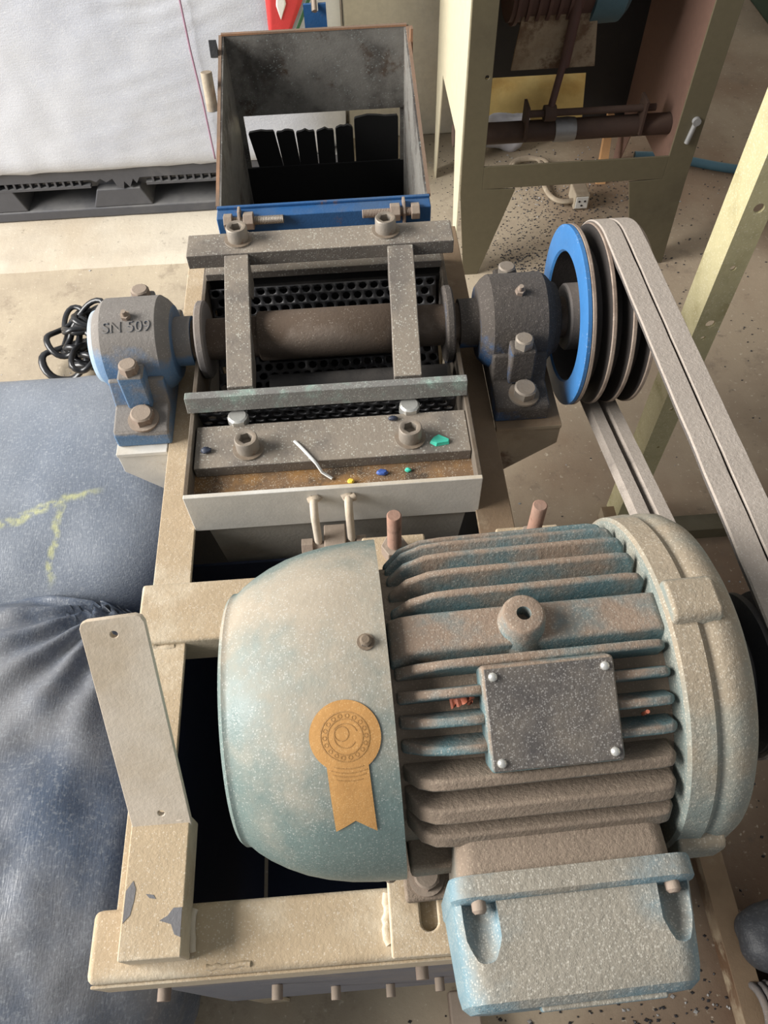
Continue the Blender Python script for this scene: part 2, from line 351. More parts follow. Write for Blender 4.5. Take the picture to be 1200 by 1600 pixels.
for x0, d in ((-.215, 1), (.15, -1)):
    for y0, e in ((.055, 1), (.93, -1)):
        b = MB(); b.prism([(x0, y0), (x0+.04*d, y0), (x0+.04*d, y0+.005*e), (x0+.005*d, y0+.005*e), (x0+.005*d, y0+.04*e), (x0, y0+.04*e)], 'z', 0, FZ-.005)
        b.build('leg', 'frame_paint', fr, bevel=.001)
b = MB(); b.box(-.212, .147, .0495, .052, .30, FZ-.03); b.build('front_panel', 'panel_grey', fr)
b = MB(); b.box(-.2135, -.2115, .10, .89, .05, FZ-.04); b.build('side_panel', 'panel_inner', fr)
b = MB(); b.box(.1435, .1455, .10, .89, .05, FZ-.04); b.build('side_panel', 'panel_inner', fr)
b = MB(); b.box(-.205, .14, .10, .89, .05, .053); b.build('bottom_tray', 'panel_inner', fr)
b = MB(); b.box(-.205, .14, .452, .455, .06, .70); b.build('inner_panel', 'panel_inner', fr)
for x, z in ((-.195, .70), (-.12, .56), (-.07, .45), (.02, .70), (.045, .45), (.085, .56), (-.01, .4)):
    b = MB(); b.cyl((x, .0495, z), (x, .036, z), .0055, 12); b.build('panel_pin', 'bolt_rust', fr, bevel=.0008)
b = MB(); b.box(.075, .122, -.16, .05, .0, .045); b.build('foot_beam', 'bolt_rust', fr, bevel=.004)
# bearing brackets on both sides
for x0, x1, d in ((-.279, -.221, -1), (.156, .232, 1)):
    b = MB(); b.box(x0, x1, .565, .79, FZ-.006, FZ)
    b.build('bearing_bracket', 'box_white' if d < 0 else 'rail_dirty', fr, bevel=.001)
    for y in (.5675, .782):
        o, i = (x0, x1) if d < 0 else (x1, x0)
        b = MB(); b.prism([(o, FZ-.006), (i, FZ-.006), (i, FZ-.095), (o, FZ-.035)], 'y', y, y+.006); b.build('gusset', 'box_white' if d < 0 else 'rail_dirty', fr, bevel=.001)
# flat upright bracket welded on the near left corner
b = MB(); b.box(-.205, -.158, .058, .158, FZ+.0045, FZ+.034); foot = b.build('bracket_foot', 'frame_paint', fr, bevel=.0015)
A = [Vector((-.204, .152, .800)), Vector((-.157, .152, .800)), Vector((-.166, .265, .951)), Vector((-.213, .263, .950))]
for poly in ([(-.2035, .105), (-.1985, .112), (-.196, .106), (-.1965, .098), (-.1985, .088), (-.2035, .083)], [(-.176, .083), (-.170, .086), (-.166, .091), (-.1595, .091), (-.1595, .071), (-.164, .073), (-.167, .080)], [(-.188, .102), (-.182, .101), (-.180, .098), (-.185, .099)]):
    b = MB(); b.prism(poly, 'z', FZ+.0338, FZ+.0343); b.build('paint_chip', 'paint_bare', fr)
nrm = (A[1]-A[0]).cross(A[3]-A[0]).normalized()
def arm_ring(off):
    up1 = (A[3]-A[0]).normalized(); rt = (A[1]-A[0]).normalized()
    pts = [A[0], A[1]]
    c = A[2]; pts += [c-up1*.006, c-rt*.0018-up1*.0018, c-rt*.006]
    c = A[3]; pts += [c+rt*.006, c+rt*.0018-up1*.0018, c-up1*.006]
    return [p+nrm*off for p in pts]
b = MB(); b.loft([arm_ring(-.0025), arm_ring(.0025)]); arm = b.build('bracket_arm', 'plate_pale', fr, bevel=.0006)
def along(u, v): return A[0]*(1-u)*(1-v)+A[1]*u*(1-v)+A[2]*u*v+A[3]*(1-u)*v
for u, v in ((.5, .93), (.54, .075)):
    p = along(u, v); b = MB(); q = MB(); q.cyl(p-nrm*.01, p+nrm*.01, .0028, 12); cut(arm, q)
def bead(p0, p1, r, parent, m='plate_pale', name='weld_bead'):
    p0 = Vector(p0); p1 = Vector(p1); n = max(5, int((p1-p0).length/.004)); b = MB(); pts = []
    b.tube([p0.lerp(p1, i/n)+Vector((random.uniform(-1, 1), random.uniform(-1, 1), random.uniform(-1, 1)))*r*.35 for i in range(n+1)], r, 7)
    return b.build(name, m, parent, smooth=80)
bead((-.2, .1565, .804), (-.188, .1565, .804), .0035, fr); bead((-.172, .1565, .804), (-.16, .1565, .804), .0035, fr)
bead((-.206, .06, FZ+.006), (-.206, .098, FZ+.006), .003, fr); bead((-.157, .062, FZ+.006), (-.157, .094, FZ+.006), .003, fr)
bead((-.146, .052, FZ+.003), (-.112, .053, FZ+.003), .0022, fr, 'frame_paint')
bead((-.214, .3235, FZ-.001), (-.192, .3235, FZ-.001), .0032, fr, 'frame_paint')
# slotted motor slide plates on the two beams
for i, x in enumerate((.033, .137)):
    b = MB(); b.box(x-.037, x+.022, .047, .40, FZ+.0062, FZ+.0135); sp = b.build('slide_plate', 'frame_paint', fr, bevel=.002)
    q = MB(); w = world(fr); X = x-.006; q.prism([(X+.0065*math.cos(t), .070+.0065*math.sin(t)) for t in [PI+PI*k/8 for k in range(9)]]+[(X+.0065, .112), (X-.0065, .112)], 'z', .7, .9)
    if i == 0: cut(sp, q); bead((-.0055, .058, FZ+.0045), (-.0055, .092, FZ+.0045), .0042, fr, 'frame_paint')
# long tension studs with nuts
for x in (.024, .152):
    b = thread((x, .372, FZ+.0135), (x, .372, .896), .0066); b.build('tension_stud', 'stud_rust', fr, smooth=20)
    b = MB(); b.box(x-.03, x+.03, .352, .392, .826, .832); b.build('stud_plate', 'frame_paint', fr, bevel=.002)
    b = MB(); b.cyl((x, .372, .832), (x, .372, .847), .0125, 6); b.build('nut', 'bolt_rust', fr, bevel=.001)

# ------------------------------------------------------------------ cutting chamber
BX0, BX1, BY0, BY1, BZ = -.182, .120, .456, .868, .826
ch = thing('cutting_chamber', (-.03, .69, FZ), 'open pale steel cutting box with rusty rim between the two bearings', 'machine box')
b = MB(); b.box(BX0, BX1, BY0, BY0+.005, FZ-.004, BZ); b.build('front_wall', 'box_white', ch, bevel=.001)
b = MB(); b.box(BX0, BX0+.005, BY0+.005, BY1, FZ+.0005, BZ); b.build('side_wall', 'box_side', ch, bevel=.001)
b = MB(); b.box(BX1-.005, BX1, BY0+.005, BY1, FZ+.0005, BZ); b.build('side_wall', 'box_side', ch, bevel=.001)
b = MB(); b.box(BX0, BX1, BY1, BY1+.005, FZ-.004, BZ+.004); b.build('rear_wall', 'ledge_rust', ch, bevel=.001)
b = MB(); b.prism([(BX0+.012, FZ-.004), (BX1-.012, FZ-.004), (BX1-.03, FZ-.17), (BX0+.03, FZ-.17)], 'y', BY0+.006, BY0+.010); b.build('lower_chute', 'chute_grey', ch)
b = MB(); b.box(BX0+.005, BX1-.005, BY0+.005, .555, .788, .8045); b.build('front_ledge', 'ledge_rust', ch)
b = MB(); b.box(BX0+.005, BX1-.005, .795, BY1, .80, .806); b.build('rear_ledge', 'chamber_inner', ch)  # near-black so no lit ledge shows through the screen holes
b = MB(); b.box(BX0+.005, BX1-.005, .800, .803, .676, .8255); b.build('dark_backing', 'chamber_inner', ch)  # added dark sheet that keeps the screen holes black
b = MB(); b.box(BX0+.005, BX1-.005, .786, .80, .826, .836); b.build('rear_knife', 'steel_bar', ch, bevel=.001)
b = MB(); b.box(BX0+.005, BX1-.005, .535, .82, .672, .676); b.build('chamber_floor', 'chamber_inner', ch)
# perforated half-cylinder screen round the rotor
AX, AZ, AR = .678, .83, .103
b = MB(); pit = .0142; rowp = pit*.866; a_lo, a_hi = math.radians(-178), math.radians(-2); nr = int(AR*(a_hi-a_lo)/rowp); nc = 20
def arc(x, s): t = a_lo+s/AR; return (x, AX+AR*math.cos(t), AZ+AR*math.sin(t))
for rI in range(nr):
    s0 = rI*rowp; xo = BX0+.006+(pit/2 if rI % 2 else 0)
    for c in range(nc-(rI % 2)):
        x0 = xo+c*pit; cx = x0+pit/2; cs = s0+rowp/2; hr = .0051
        out = [(x0, s0), (cx, s0), (x0+pit, s0), (x0+pit, cs), (x0+pit, s0+rowp), (cx, s0+rowp), (x0, s0+rowp), (x0, cs)]
        hol = [(cx+hr*math.cos(t), cs+hr*math.sin(t)) for t in [PI*1.25+PI/4*k for k in range(8)]]
        b.add([arc(*p) for p in out]+[arc(*p) for p in hol], [(k, (k+1) % 8, 8+(k+1) % 8, 8+k) for k in range(8)])
    if rI % 2:
        for xa, xb in ((BX0+.006, BX0+.006+pit/2), (BX0+.006+(nc-.5)*pit, BX0+.006+nc*pit)):
            b.add([arc(xa, s0), arc(xb, s0), arc(xb, s0+rowp), arc(xa, s0+rowp)], [(0, 1, 2, 3)])
b.build('perforated_screen', 'screen_steel', ch, smooth=30, solid=.002)
# bed knife with two cap screws
b = MB(); b.box(-.1755, .1145, .498, .555, .8047, .8195); kn = b.build('bed_knife', 'steel_bar', ch, bevel=.0012)
for x in (-.119, .052):
    inst('cap_screw', CAP, 'bolt_steel', kn, (x, .520, .8195), (0, 0, .3))
# door latch on the front wall
for x in (-.052, -.017):
    b = MB(); b.tube([(x, BY0, .812), (x, BY0-.012, .816), (x, BY0-.02, .806), (x, BY0-.022, .735)], .0042, 10); b.build('latch_rod', 'plate_pale', ch, smooth=60)
    bead((x-.004, BY0-.003, .813), (x+.005, BY0-.003, .813), .0045, ch)
b = MB(); b.box(-.046, -.023, BY0-.042, BY0-.004, .742, .768); b.build('latch_block', 'bolt_rust', ch, bevel=.0015)
b = MB(); b.cyl((-.064, BY0-.024, .757), (.006, BY0-.024, .757), .0055, 12); b.cyl((-.07, BY0-.024, .757), (-.058, BY0-.024, .757), .0095, 6); b.cyl((-.012, BY0-.024, .757), (-.002, BY0-.024, .757), .0095, 6); b.build('latch_pin', 'bolt_rust', ch, bevel=.0006)

# ------------------------------------------------------------------ knife clamp frame over the rotor
cf = thing('clamp_frame', (-.03, .68, BZ), 'grey steel rectangular clamp frame bolted over the rotor opening', 'clamp frame')
b = MB(); b.prism([(.757, .868), (.8, .868), (.8, .878), (.796, .886), (.757, .886)], 'x', -.187, .124); rb = b.build('rear_bar', 'steel_bar', cf, bevel=.0012)
for x in (-.127, .046): inst('cap_screw', CAP, 'bolt_steel', rb, (x, .782, .886), (0, 0, .2))
b = MB(); b.prism([(.566, .829), (.570, .848), (.579, .848), (.583, .843), (.583, .829)], 'x', -.184, .118); fb = b.build('front_bar', 'steel_edge', cf, bevel=.0008)
for x in (-.131, .055): inst('bolt', HEXS, 'bolt_bright', fb, (x, .562, .814), (0, 0, .1), 1.35)
for x0, x1 in ((-.139, -.111), (.040, .070)):
    b = MB(); sk_ = .006 if x0 > 0 else -.004
    b.loft([[(xx+sk_*(y-.573)/.18, y, z) for y, z in [(.583, .829), (.583, .848), (.70, .876), (.757, .8845), (.757, .842), (.728, .842), (.708, .862), (.66, .8605), (.632, .826), (.60, .826)]] for xx in (x0, x1)]); b.build('side_bar', 'steel_bar', cf, bevel=.0012)
# ------------------------------------------------------------------ rotor
ro = thing('rotor', (-.03, AX, FZ), 'brown steel rotor shaft lying across the cutting box', 'rotor')
b = MB(); b.cyl((-.285, AX, AZ), (.33, AX, AZ), .0235, 32); b.build('shaft', 'rotor_steel', ro)
b = MB(); b.lathe([(-.109, .0215), (-.109, .0265), (-.107, .028), (.066, .028), (.068, .0265), (.068, .0215)], 'x', (0, AX, AZ), 40); b.build('drum', 'rotor_steel', ro)
b = MB(); b.cyl((-.100, AX-.050, AZ-.040), (.104, AX-.050, AZ-.040), .019, 28); b.build('rotor_bar', 'chamber_inner', ro)
b = MB(); b.box(-.105, .064, AX+.012, AX+.062, AZ-.055, AZ-.035); b.build('rotor_knife', 'chamber_inner', ro, bevel=.001)
for x0, x1, m in ((-.1762, -.1665, 'hub_steel'), (.1045, .1142, 'bearing_dark')):
    b = MB(); b.lathe([(x0, .02), (x0, .042), (x0+.002, .044), (x1-.002, .044), (x1, .042), (x1, .02)], 'x', (0, AX, AZ), 40); b.build('flange_disc', m, ro)
for x0, x1, m in ((-.215, -.184, 'bearing_blue'), (.122, .152, 'bearing_dark')):
    b = MB(); b.lathe([(x0, .02), (x0, .028), (x1, .028), (x1, .02)], 'x', (0, AX, AZ), 32); b.build('collar', m, ro)
# ------------------------------------------------------------------ bearing housings
def text_mesh(txt, size, depth):
    cu = bpy.data.curves.new('txt', 'FONT'); cu.body = txt; cu.size = size; cu.extrude = depth; cu.align_x = 'CENTER'; cu.align_y = 'CENTER'
    o = bpy.data.objects.new('txt', cu); COL.objects.link(o); bpy.context.view_layer.update()
    me = bpy.data.meshes.new_from_object(o.evaluated_get(bpy.context.evaluated_depsgraph_get())); bpy.data.objects.remove(o); return me
def bearing(xc, label, m, outer, boltm, lettering):
    """split plummer block; outer = -1 / +1 side with the closed cover"""
    t = thing('bearing_housing', (xc, AX, FZ), label, 'bearing', 'bearing housings on the rotor shaft')
    hw = .031
    # base: long foot with sloped shoulders
    b = MB(); b.prism([(AX-.1025, FZ), (AX-.1025, FZ+.019), (AX-.099, FZ+.0235), (AX-.066, FZ+.028), (AX-.057, FZ+.06), (AX+.057, FZ+.06), (AX+.066, FZ+.028), (AX+.099, FZ+.0235), (AX+.1025, FZ+.019), (AX+.1025, FZ)], 'x', xc-hw, xc+hw)
    b.build('base', m, t, bevel=.003, seg=3)
    b = MB(); pr = [(-.043, .02), (-.043, .041), (-.036, .049), (-.030, .053), (.030, .053), (.036, .049), (.043, .041), (.043, .02)]
    b.lathe(pr, 'x', (xc, AX, AZ), 64); b.build('cap', m, t, smooth=25, bevel=.0012)
    for k in (-1, 1):                                 # bolt lugs of cap and base
        y = AX+k*.061
        b = MB(); b.prism([(y-.012, FZ+.03), (y+.012, FZ+.03), (y+.011, AZ+.018), (y-.011, AZ+.018)], 'x', xc-.014, xc+.014); b.build('lug', m, t, bevel=.003, seg=3)
        inst('cap_bolt', HEXS, boltm, t, (xc, y, AZ+.018), (0, 0, .4), 1.25)
        inst('foot_bolt', HEX, boltm, t, (xc+.003, AX+k*.085, FZ+.0245), (math.radians(-5*k), 0, .3), 1.0)
    s = outer
    b = MB(); b.lathe([(s*.040, .001), (s*.050, .001), (s*.0505, .030), (s*.047, .040), (s*.040, .043)], 'x', (xc, AX, AZ), 48); b.build('cover', 'cap_pale' if m == 'bearing_blue' else m, t, smooth=50)
    b = MB(); tt = math.radians(104); c = (xc, AX+.053*math.cos(tt), AZ+.053*math.sin(tt)); n = Vector((0, math.cos(tt), math.sin(tt)))
    b.cyl(Vector(c)-n*.001, Vector(c)+n*.005, .0055, 6); b.cyl(Vector(c)+n*.005, Vector(c)+n*.011, .0032, 10, .0026); b.build('grease_nipple', 'bolt_rust', t)
    if lettering:
        me = text_mesh('SN 509', .0175, .0009)
        for v in me.vertices:                         # wrap on the cylinder
            a = math.radians(117)-v.co.y/.053; r = .0532+v.co.z
            v.co = Vector((v.co.x*1.0, r*math.cos(a), r*math.sin(a)+AZ-FZ))
        me.materials.clear(); inst('raised_lettering', me, m, t, (xc, AX, FZ))
    return t
bearing(-.246, 'dusty blue split bearing housing on the left end of the shaft', 'bearing_blue', -1, 'bolt_rust', True)
bearing(.186, 'grimy black and blue split bearing housing beside the belt pulley', 'bearing_dark', 1, 'bolt_steel', False)

# ------------------------------------------------------------------ big pulley
PX, PR, PP = .244, .101, .0215
pl = thing('pulley_wheel', (PX+.04, AX, AZ-PR), 'large three groove belt pulley with bright blue face', 'pulley')
prof = [(PX, .075), (PX, PR-.002), (PX+.002, PR)]
x = PX+.010
for k in range(3):
    prof += [(x, PR), (x+.004, PR-.02), (x+.0125, PR-.02), (x+.0165, PR)]; x += PP
prof += [(PX+.078, PR), (PX+.08, PR-.003), (PX+.08, .07)]
b = MB(); b.lathe(prof[3:-3], 'x', (0, AX, AZ), 96, caps=False); b.build('grooved_rim', 'pulley_groove', pl, smooth=25)
for k in range(4):
    xa = PX+.0055+PP*k; xb = PX+.0105+PP*k
    b = MB(); b.lathe([(xa, PR-.003), (xa, PR), (xa+.001, PR+.0012), (xb-.001, PR+.0012), (xb, PR), (xb, PR-.003)], 'x', (0, AX, AZ), 96, caps=False); b.build('rim_edge', 'pulley_steel', pl, smooth=30)
b = MB(); b.lathe([(PX+.036, .0695), (PX+.0025, .0728)], 'x', (0, AX, AZ), 96, caps=False); b.build('recess_wall', 'pulley_groove', pl)
b = MB(); b.lathe([(PX+.0025, .073), (PX, .075), (PX, PR-.002), (PX+.001, PR+.001), (PX+.005, PR+.001), (PX+.005, PR-.004)], 'x', (0, AX, AZ), 96, caps=False); b.build('blue_face', 'pulley_blue', pl, smooth=30)
b = MB(); b.lathe([(PX+.035, .03), (PX+.035, .072), (PX+.045, .072), (PX+.045, .03)], 'x', (0, AX, AZ), 64, caps=False); b.build('web', 'pulley_groove', pl)
b = MB(); b.lathe([(PX+.001, .022), (PX+.001, .036), (PX+.003, .038), (PX+.04, .038), (PX+.07, .036), (PX+.07, .022)], 'x', (0, AX, AZ), 48); b.build('hub', 'hub_steel', pl, smooth=35)
# motor pulley and belts
MY, MZ = .209, .893
MR = .060
mp = thing('motor_pulley', (PX+.05, MY, MZ-MR), 'small black grooved pulley on the motor shaft', 'pulley')
prof = [(PX+.004, .02), (PX+.004, MR-.002), (PX+.006, MR)]; x = PX+.010
for k in range(3):
    prof += [(x, MR), (x+.004, MR-.018), (x+.0125, MR-.018), (x+.0165, MR)]; x += PP
prof += [(PX+.078, MR), (PX+.08, MR-.003), (PX+.08, .02)]
b = MB(); b.lathe(prof, 'x', (0, MY, MZ), 64); b.build('grooved_wheel', 'black_iron', mp, smooth=25)
b = MB(); b.cyl((PX-.008, MY, MZ), (PX+.004, MY, MZ), .034, 32); b.build('hub', 'black_iron', mp, bevel=.001)
def belt(xc, label):
    R1, R2 = PR+.0035, MR+.004; C1, C2 = Vector((AX, AZ)), Vector((MY, MZ)); d = C2-C1; L = d.length; ph = math.atan2(d.y, d.x); be = math.acos((R1-R2)/L)
    path = []
    for i in range(41):
        t = ph+be+(2*PI-2*be)*i/40; path.append((C1+Vector((math.cos(t), math.sin(t)))*R1, t))
    for i in range(25):
        t = ph-be+2*be*i/24; path.append((C2+Vector((math.cos(t), math.sin(t)))*R2, t))
    rings = []
    def sub():
        n = len(path)
        for i in range(n):
            p, t = path[i]; q, t2 = path[(i+1) % n]; k = max(1, int((q-p).length/.02))
            for j in range(k):
                yield p.lerp(q, j/k), t if k > 1 or True else t2, (q-p)
    for p, t, tg in sub():
        n = Vector((math.cos(t), math.sin(t)))
        hw, dp = .0101, .011
        w = .0006*noise.noise((p.x*30, p.y*30, xc*50))
        prof = [(-hw, -.001), (-hw+.0012, .0005), (hw-.0012, .0005), (hw, -.001), (hw-.0038, -dp), (-hw+.0038, -dp)]
        rings.append([(xc+a+w, p.x+n.x*c, p.y+n.y*c) for a, c in prof])
    rings.append(rings[0])
    b = MB(); b.loft(rings, caps=False); o = b.build('drive_belt', 'belt_rubber', smooth=35, loc=(xc, AX, AZ))
    return tag(o, label, 'belt', 'drive belts on the pulley')
belt(PX+.010+PP+.00825, 'dusty rubber drive belt nearer the blue pulley face')
belt(PX+.010+2*PP+.00825, 'dusty rubber drive belt on the outer groove away from the blue face')

# ------------------------------------------------------------------ electric motor
M0 = FZ+.0137
mo = thing('electric_motor', (.08, MY, M0), 'dusty teal finned electric motor with rounded fan cowl', 'motor')
C = (0, MY, MZ)
def cpt(x, a, r): a = math.radians(a); return Vector((x, MY+r*math.cos(a), MZ+r*math.sin(a)))
b = MB(); b.lathe([(-.004, .09), (-.002, .098), (.09, .1), (.0945, .1015), (.097, .1), (.186, .1), (.188, .09)], 'x', C, 96); b.build('stator_body', 'motor_body', mo, smooth=40)
# fan cowl
cprof = [(.007, .1215), (-.012, .1212), (-.03, .1195), (-.046, .1165), (-.06, .1125), (-.073, .107), (-.084, .101), (-.092, .0955), (-.0965, .0915), (-.0985, .0905), (-.101, .0905), (-.1035, .088), (-.104, .083), (-.104, .002)]
def cowl_r(x):
    for (x1, r1), (x0, r0) in zip(cprof, cprof[1:]):
        if x0 <= x <= x1: return r0+(r1-r0)*(x-x0)/(x1-x0) if x1 > x0 else r1
    return .1215
b = MB(); b.lathe([(.007, .117)]+cprof, 'x', C, 128); cw = b.build('fan_cowl', 'cowl_paint', mo, smooth=40)
for a, x in ((93, -.006), (203, -.004), (-40, -.006)):
    p = cpt(x, a, .1212); n = Vector((0, math.cos(math.radians(a)), math.sin(math.radians(a))))
    b = MB(); b.cyl(p-n*.001, p+n*.001, .0055, 16); b.cyl(p+n*.001, p+n*.004, .0038, 6); b.cyl(p+n*.004, p+n*.005, .0038, 12, .0025); b.build('cowl_screw', 'bolt_steel', cw, smooth=35)
# rosette sticker following the cowl
SX, SA = -.0235, 119.
def stick(u, v, lift):                                 # u along the axis, v round the motor (metres, + towards the operator)
    x = SX+u; r = cowl_r(x)+lift; a = SA+math.degrees(v/.1205); return cpt(x, a, r)
b = MB(); n = 48; rings = [[stick(q*.0215*math.cos(2*PI*i/n), q*.0215*math.sin(2*PI*i/n), .0007) for i in range(n)] for q in (.02, .25, .5, .75, .97, 1.0)]
b.loft(rings, caps=False); b.add([stick(0, 0, .0007)]+rings[0], [(0, 1+i, 1+(i+1) % n) for i in range(n)])
g = []
for j in range(13):
    v = .016+.046*j/12
    for i in range(9):
        u = -.0125+.025*i/8+.0016*j/12; vv = v-(.0085*(1-abs(i-4)/4) if j == 12 else 0)*1.0 if j == 12 else min(v, .062-.0085*(1-abs(i-4)/4)-.001*(12-j))
        g.append(stick(u, vv, .00075))
b.add(g, [(j*9+i, j*9+i+1, (j+1)*9+i+1, (j+1)*9+i) for j in range(12) for i in range(8)])
stk = b.build('rosette_sticker', 'gold_foil', cw, smooth=60); stk['label'] = 'gold foil rosette sticker with two ribbon tails'
b = MB()
def ringline(r0, w, lift=.0009, c=(0, 0), a0=0, a1=2*PI, k=48):
    b.add([stick(c[0]+q*math.cos(a0+(a1-a0)*i/k), c[1]+q*math.sin(a0+(a1-a0)*i/k), lift) for i in range(k+1) for q in (r0, r0+w)], [(2*i, 2*i+1, 2*i+3, 2*i+2) for i in range(k)])
ringline(.0142, .0007); ringline(.0102, .0006); ringline(.004, .0005, c=(-.002, -.002)); ringline(.0062, .0005, a0=.5, a1=3.4); ringline(.0075, .0005, a0=3.8, a1=5.9)
for q, w in ((.0185, .009), (.0212, .011), (.0235, .010), (.026, .008)): ringline(.03, .0006, c=(.0006, q-.03), a0=PI/2-w/.03, a1=PI/2+w/.03, k=10)
for q in range(18):
    t = 2*PI*q/18; ringline(.0010, .0004, c=(.0123*math.cos(t), .0123*math.sin(t)), k=8)
b.build('printed_rings', 'gold_print', cw)
# cooling fins, each a plate of its own with sloped ends
def fin(a, x0=.010, x1=.180, r1=.1185, th=.0060, ramp=.028, back=.006, m='motor_fin'):
    pts = [(x0, .094), (x0, .101), (x0+ramp*.45, r1-.006), (x0+ramp, r1-.001), (x0+ramp*1.6, r1), (x1-back*2, r1), (x1-back*.6, r1-.0015), (x1, r1-.007), (x1, .094)]
    b = MB(); rings = []
    t = math.radians(a); er = Vector((0, math.cos(t), math.sin(t))); et = Vector((0, -math.sin(t), math.cos(t))); c0 = Vector(C)
    for s, k in ((-1, 1.), (1, 1.)):
        rings.append([c0+Vector((x, 0, 0))+er*r+et*(s*th*(.72 if r < .105 else .5)) for x, r in pts])
    b.loft(rings); return b.build('fin', m, mo, bevel=.0024, seg=3)
NPX0, NPX1 = .061, .142
for a in (-12, 0, 12, 24, 35, 46, 57, 67.5, 77.5): fin(a, x0=.012)
fin(101.5)
for a in (110, 118.5, 127):
    fin(a, .010, NPX0+.004, back=.003); fin(a, NPX1-.004, .180, ramp=.004)
for a in (137, 147.5, 158): fin(a, .010, .178, r1=.1195 if a < 140 else .121, th=.012 if a > 140 else .008, ramp=.016, m='motor_body')
for a in (200, 212, 224, 316, 328, 340): fin(a)
# eyebolt strip and boss on top
t = MB(); pts = [(.008, .094), (.008, .106), (.016, .1125), (.03, .1135), (.181, .1135), (.187, .108), (.187, .094)]
t.loft([[Vector((x, MY+s*.0135*(1 if r > .1 else 1.3), MZ+r)) for x, r in pts] for s in (-1, 1)]); t.build('lifting_pad', 'motor_fin', mo, bevel=.003, seg=3)
b = MB(); bx = .093; b.lathe([(.095, .020), (.106, .0175), (.114, .0150), (.124, .0138), (.1262, .0128), (.1268, .0115), (.1268, .0046), (.116, .0045), (.116, .0005)], 'z', (bx, MY, MZ), 40); b.build('eyebolt_boss', 'motor_fin', mo, smooth=45)
# name plate on its cast pad
NA = math.radians(118.5); er = Vector((0, math.cos(NA), math.sin(NA))); et = Vector((0, -math.sin(NA), math.cos(NA)))
def nslab(x0, x1, h, r0, r1, name, m, bev):
    b = MB(); c0 = Vector(C); b.loft([[c0+Vector((x, 0, 0))+er*r+et*s for x, s in ((x0, -h), (x1, -h), (x1, h), (x0, h))] for r in (r0, r1)]); return b.build(name, m, mo, bevel=bev, seg=3)
nslab(NPX0, NPX1, .0315, .098, .1225, 'plate_pad', 'motor_fin', .003)
npl = nslab(NPX0+.0015, NPX1-.0015, .030, .1225, .1236, 'name_plate', 'name_plate', .0008)
for x in (NPX0+.0065, NPX1-.0065):
    for s in (-.0252, .0252):
        p = Vector(C)+Vector((x, 0, 0))+er*.1236+et*s; inst('rivet', RIVET, 'bolt_bright', npl, p, (NA-PI/2, 0, 0))
# drive-end shield
b = MB(); b.lathe([(.182, .085), (.182, .119), (.184, .1215), (.199, .1225), (.2015, .1205), (.2035, .1195), (.206, .1208), (.210, .1222), (.219, .1212), (.227, .1165), (.233, .107), (.236, .095), (.238, .05), (.246, .045), (.246, .01)], 'x', C, 128); sh = b.build('end_shield', 'shield_paint', mo, smooth=35)
def lug(a, x0, x1, r1, w, m='shield_paint'):
    t = math.radians(a); er = Vector((0, math.cos(t), math.sin(t))); et = Vector((0, -math.sin(t), math.cos(t))); c0 = Vector(C)
    b = MB(); pts = [(-w*1.25, .105), (-w, r1-.004), (-w+.004, r1), (w-.004, r1), (w, r1-.004), (w*1.25, .105)]
    b.loft([[c0+Vector((x, 0, 0))+er*r+et*s for s, r in pts] for x in (x0, x1)]); return b.build('bolt_lug', m, mo, bevel=.003, seg=3)
for a in (90, 178, 270, 0): lug(a, .184, .216, .1285, .0145)
# shaft end
b = MB(); b.cyl((.236, MY, MZ), (PX+.075, MY, MZ), .019, 24); b.build('shaft', 'black_iron', mo)
# feet with bolts
for x in (.03, .155):
    for k in (-1, 1):
        y = MY+k*.100
        b = MB(); b.prism([(y-k*.035, M0+.0), (y+k*.024, M0), (y+k*.024, M0+.009), (y-k*.016, M0+.014), (y-k*.03, M0+.07), (y-k*.05, M0+.07)], 'x', x-.024, x+.026); b.build('foot', 'motor_body', mo, bevel=.003)
        inst('foot_bolt', HEX, 'bolt_rust', mo, (x-.006, y+k*.008, M0+.0095), (0, 0, .5), .8)
# flat lower skirt of the frame, near side
b = MB(); b.prism([(MY-.09, MZ-.005), (MY-.117, MZ-.005), (MY-.119, MZ-.02), (MY-.108, MZ-.042), (MY-.08, MZ-.07), (MY-.06, MZ-.07)], 'x', .010, .182); b.build('lower_skirt', 'motor_body', mo, bevel=.003)
# terminal box on the operator's side
ty = lambda y: .0065+(y-.0075)*.87
TX0, TX1 = .030, .181; TZ0, TZ1 = .828, .944
def rrect(x0, x1, z0, z1, r, y, k=6):
    out = []; y = ty(y)
    for cx, cz, a in ((x1-r, z1-r, 0), (x0+r, z1-r, 90), (x0+r, z0+r, 180), (x1-r, z0+r, 270)):
        for i in range(k+1): t = math.radians(a+90*i/k); out.append((cx+r*math.cos(t), y, cz+r*math.sin(t)))
    return out
b = MB(); b.loft([rrect(TX0+.012, TX1-.012, TZ0+.01, TZ1-.004, .012, .150), rrect(TX0+.006, TX1-.010, TZ0+.01, TZ1-.008, .012, .088)]); b.build('box_neck', 'motor_body', mo, bevel=.002)
b = MB(); e = .0
b.loft([rrect(TX0+.001, TX1-.001, TZ0+.001, TZ1-.001, .013, .0885), rrect(TX0, TX1, TZ0, TZ1, .014, .0865), rrect(TX0, TX1, TZ0, TZ1, .014, .0745), rrect(TX0+.001, TX1-.001, TZ0+.001, TZ1-.002, .014, .0725),
        rrect(TX0+.001, TX1-.003, TZ0+.003, TZ1-.0045, .014, .0715), rrect(TX0+.003, TX1-.008, TZ0+.006, TZ1-.010, .016, .022), rrect(TX0+.0045, TX1-.010, TZ0+.008, TZ1-.0125, .016, .013), rrect(TX0+.009, TX1-.015, TZ0+.013, TZ1-.018, .014, .0085), rrect(TX0+.02, TX1-.026, TZ0+.025, TZ1-.03, .01, .0075)])
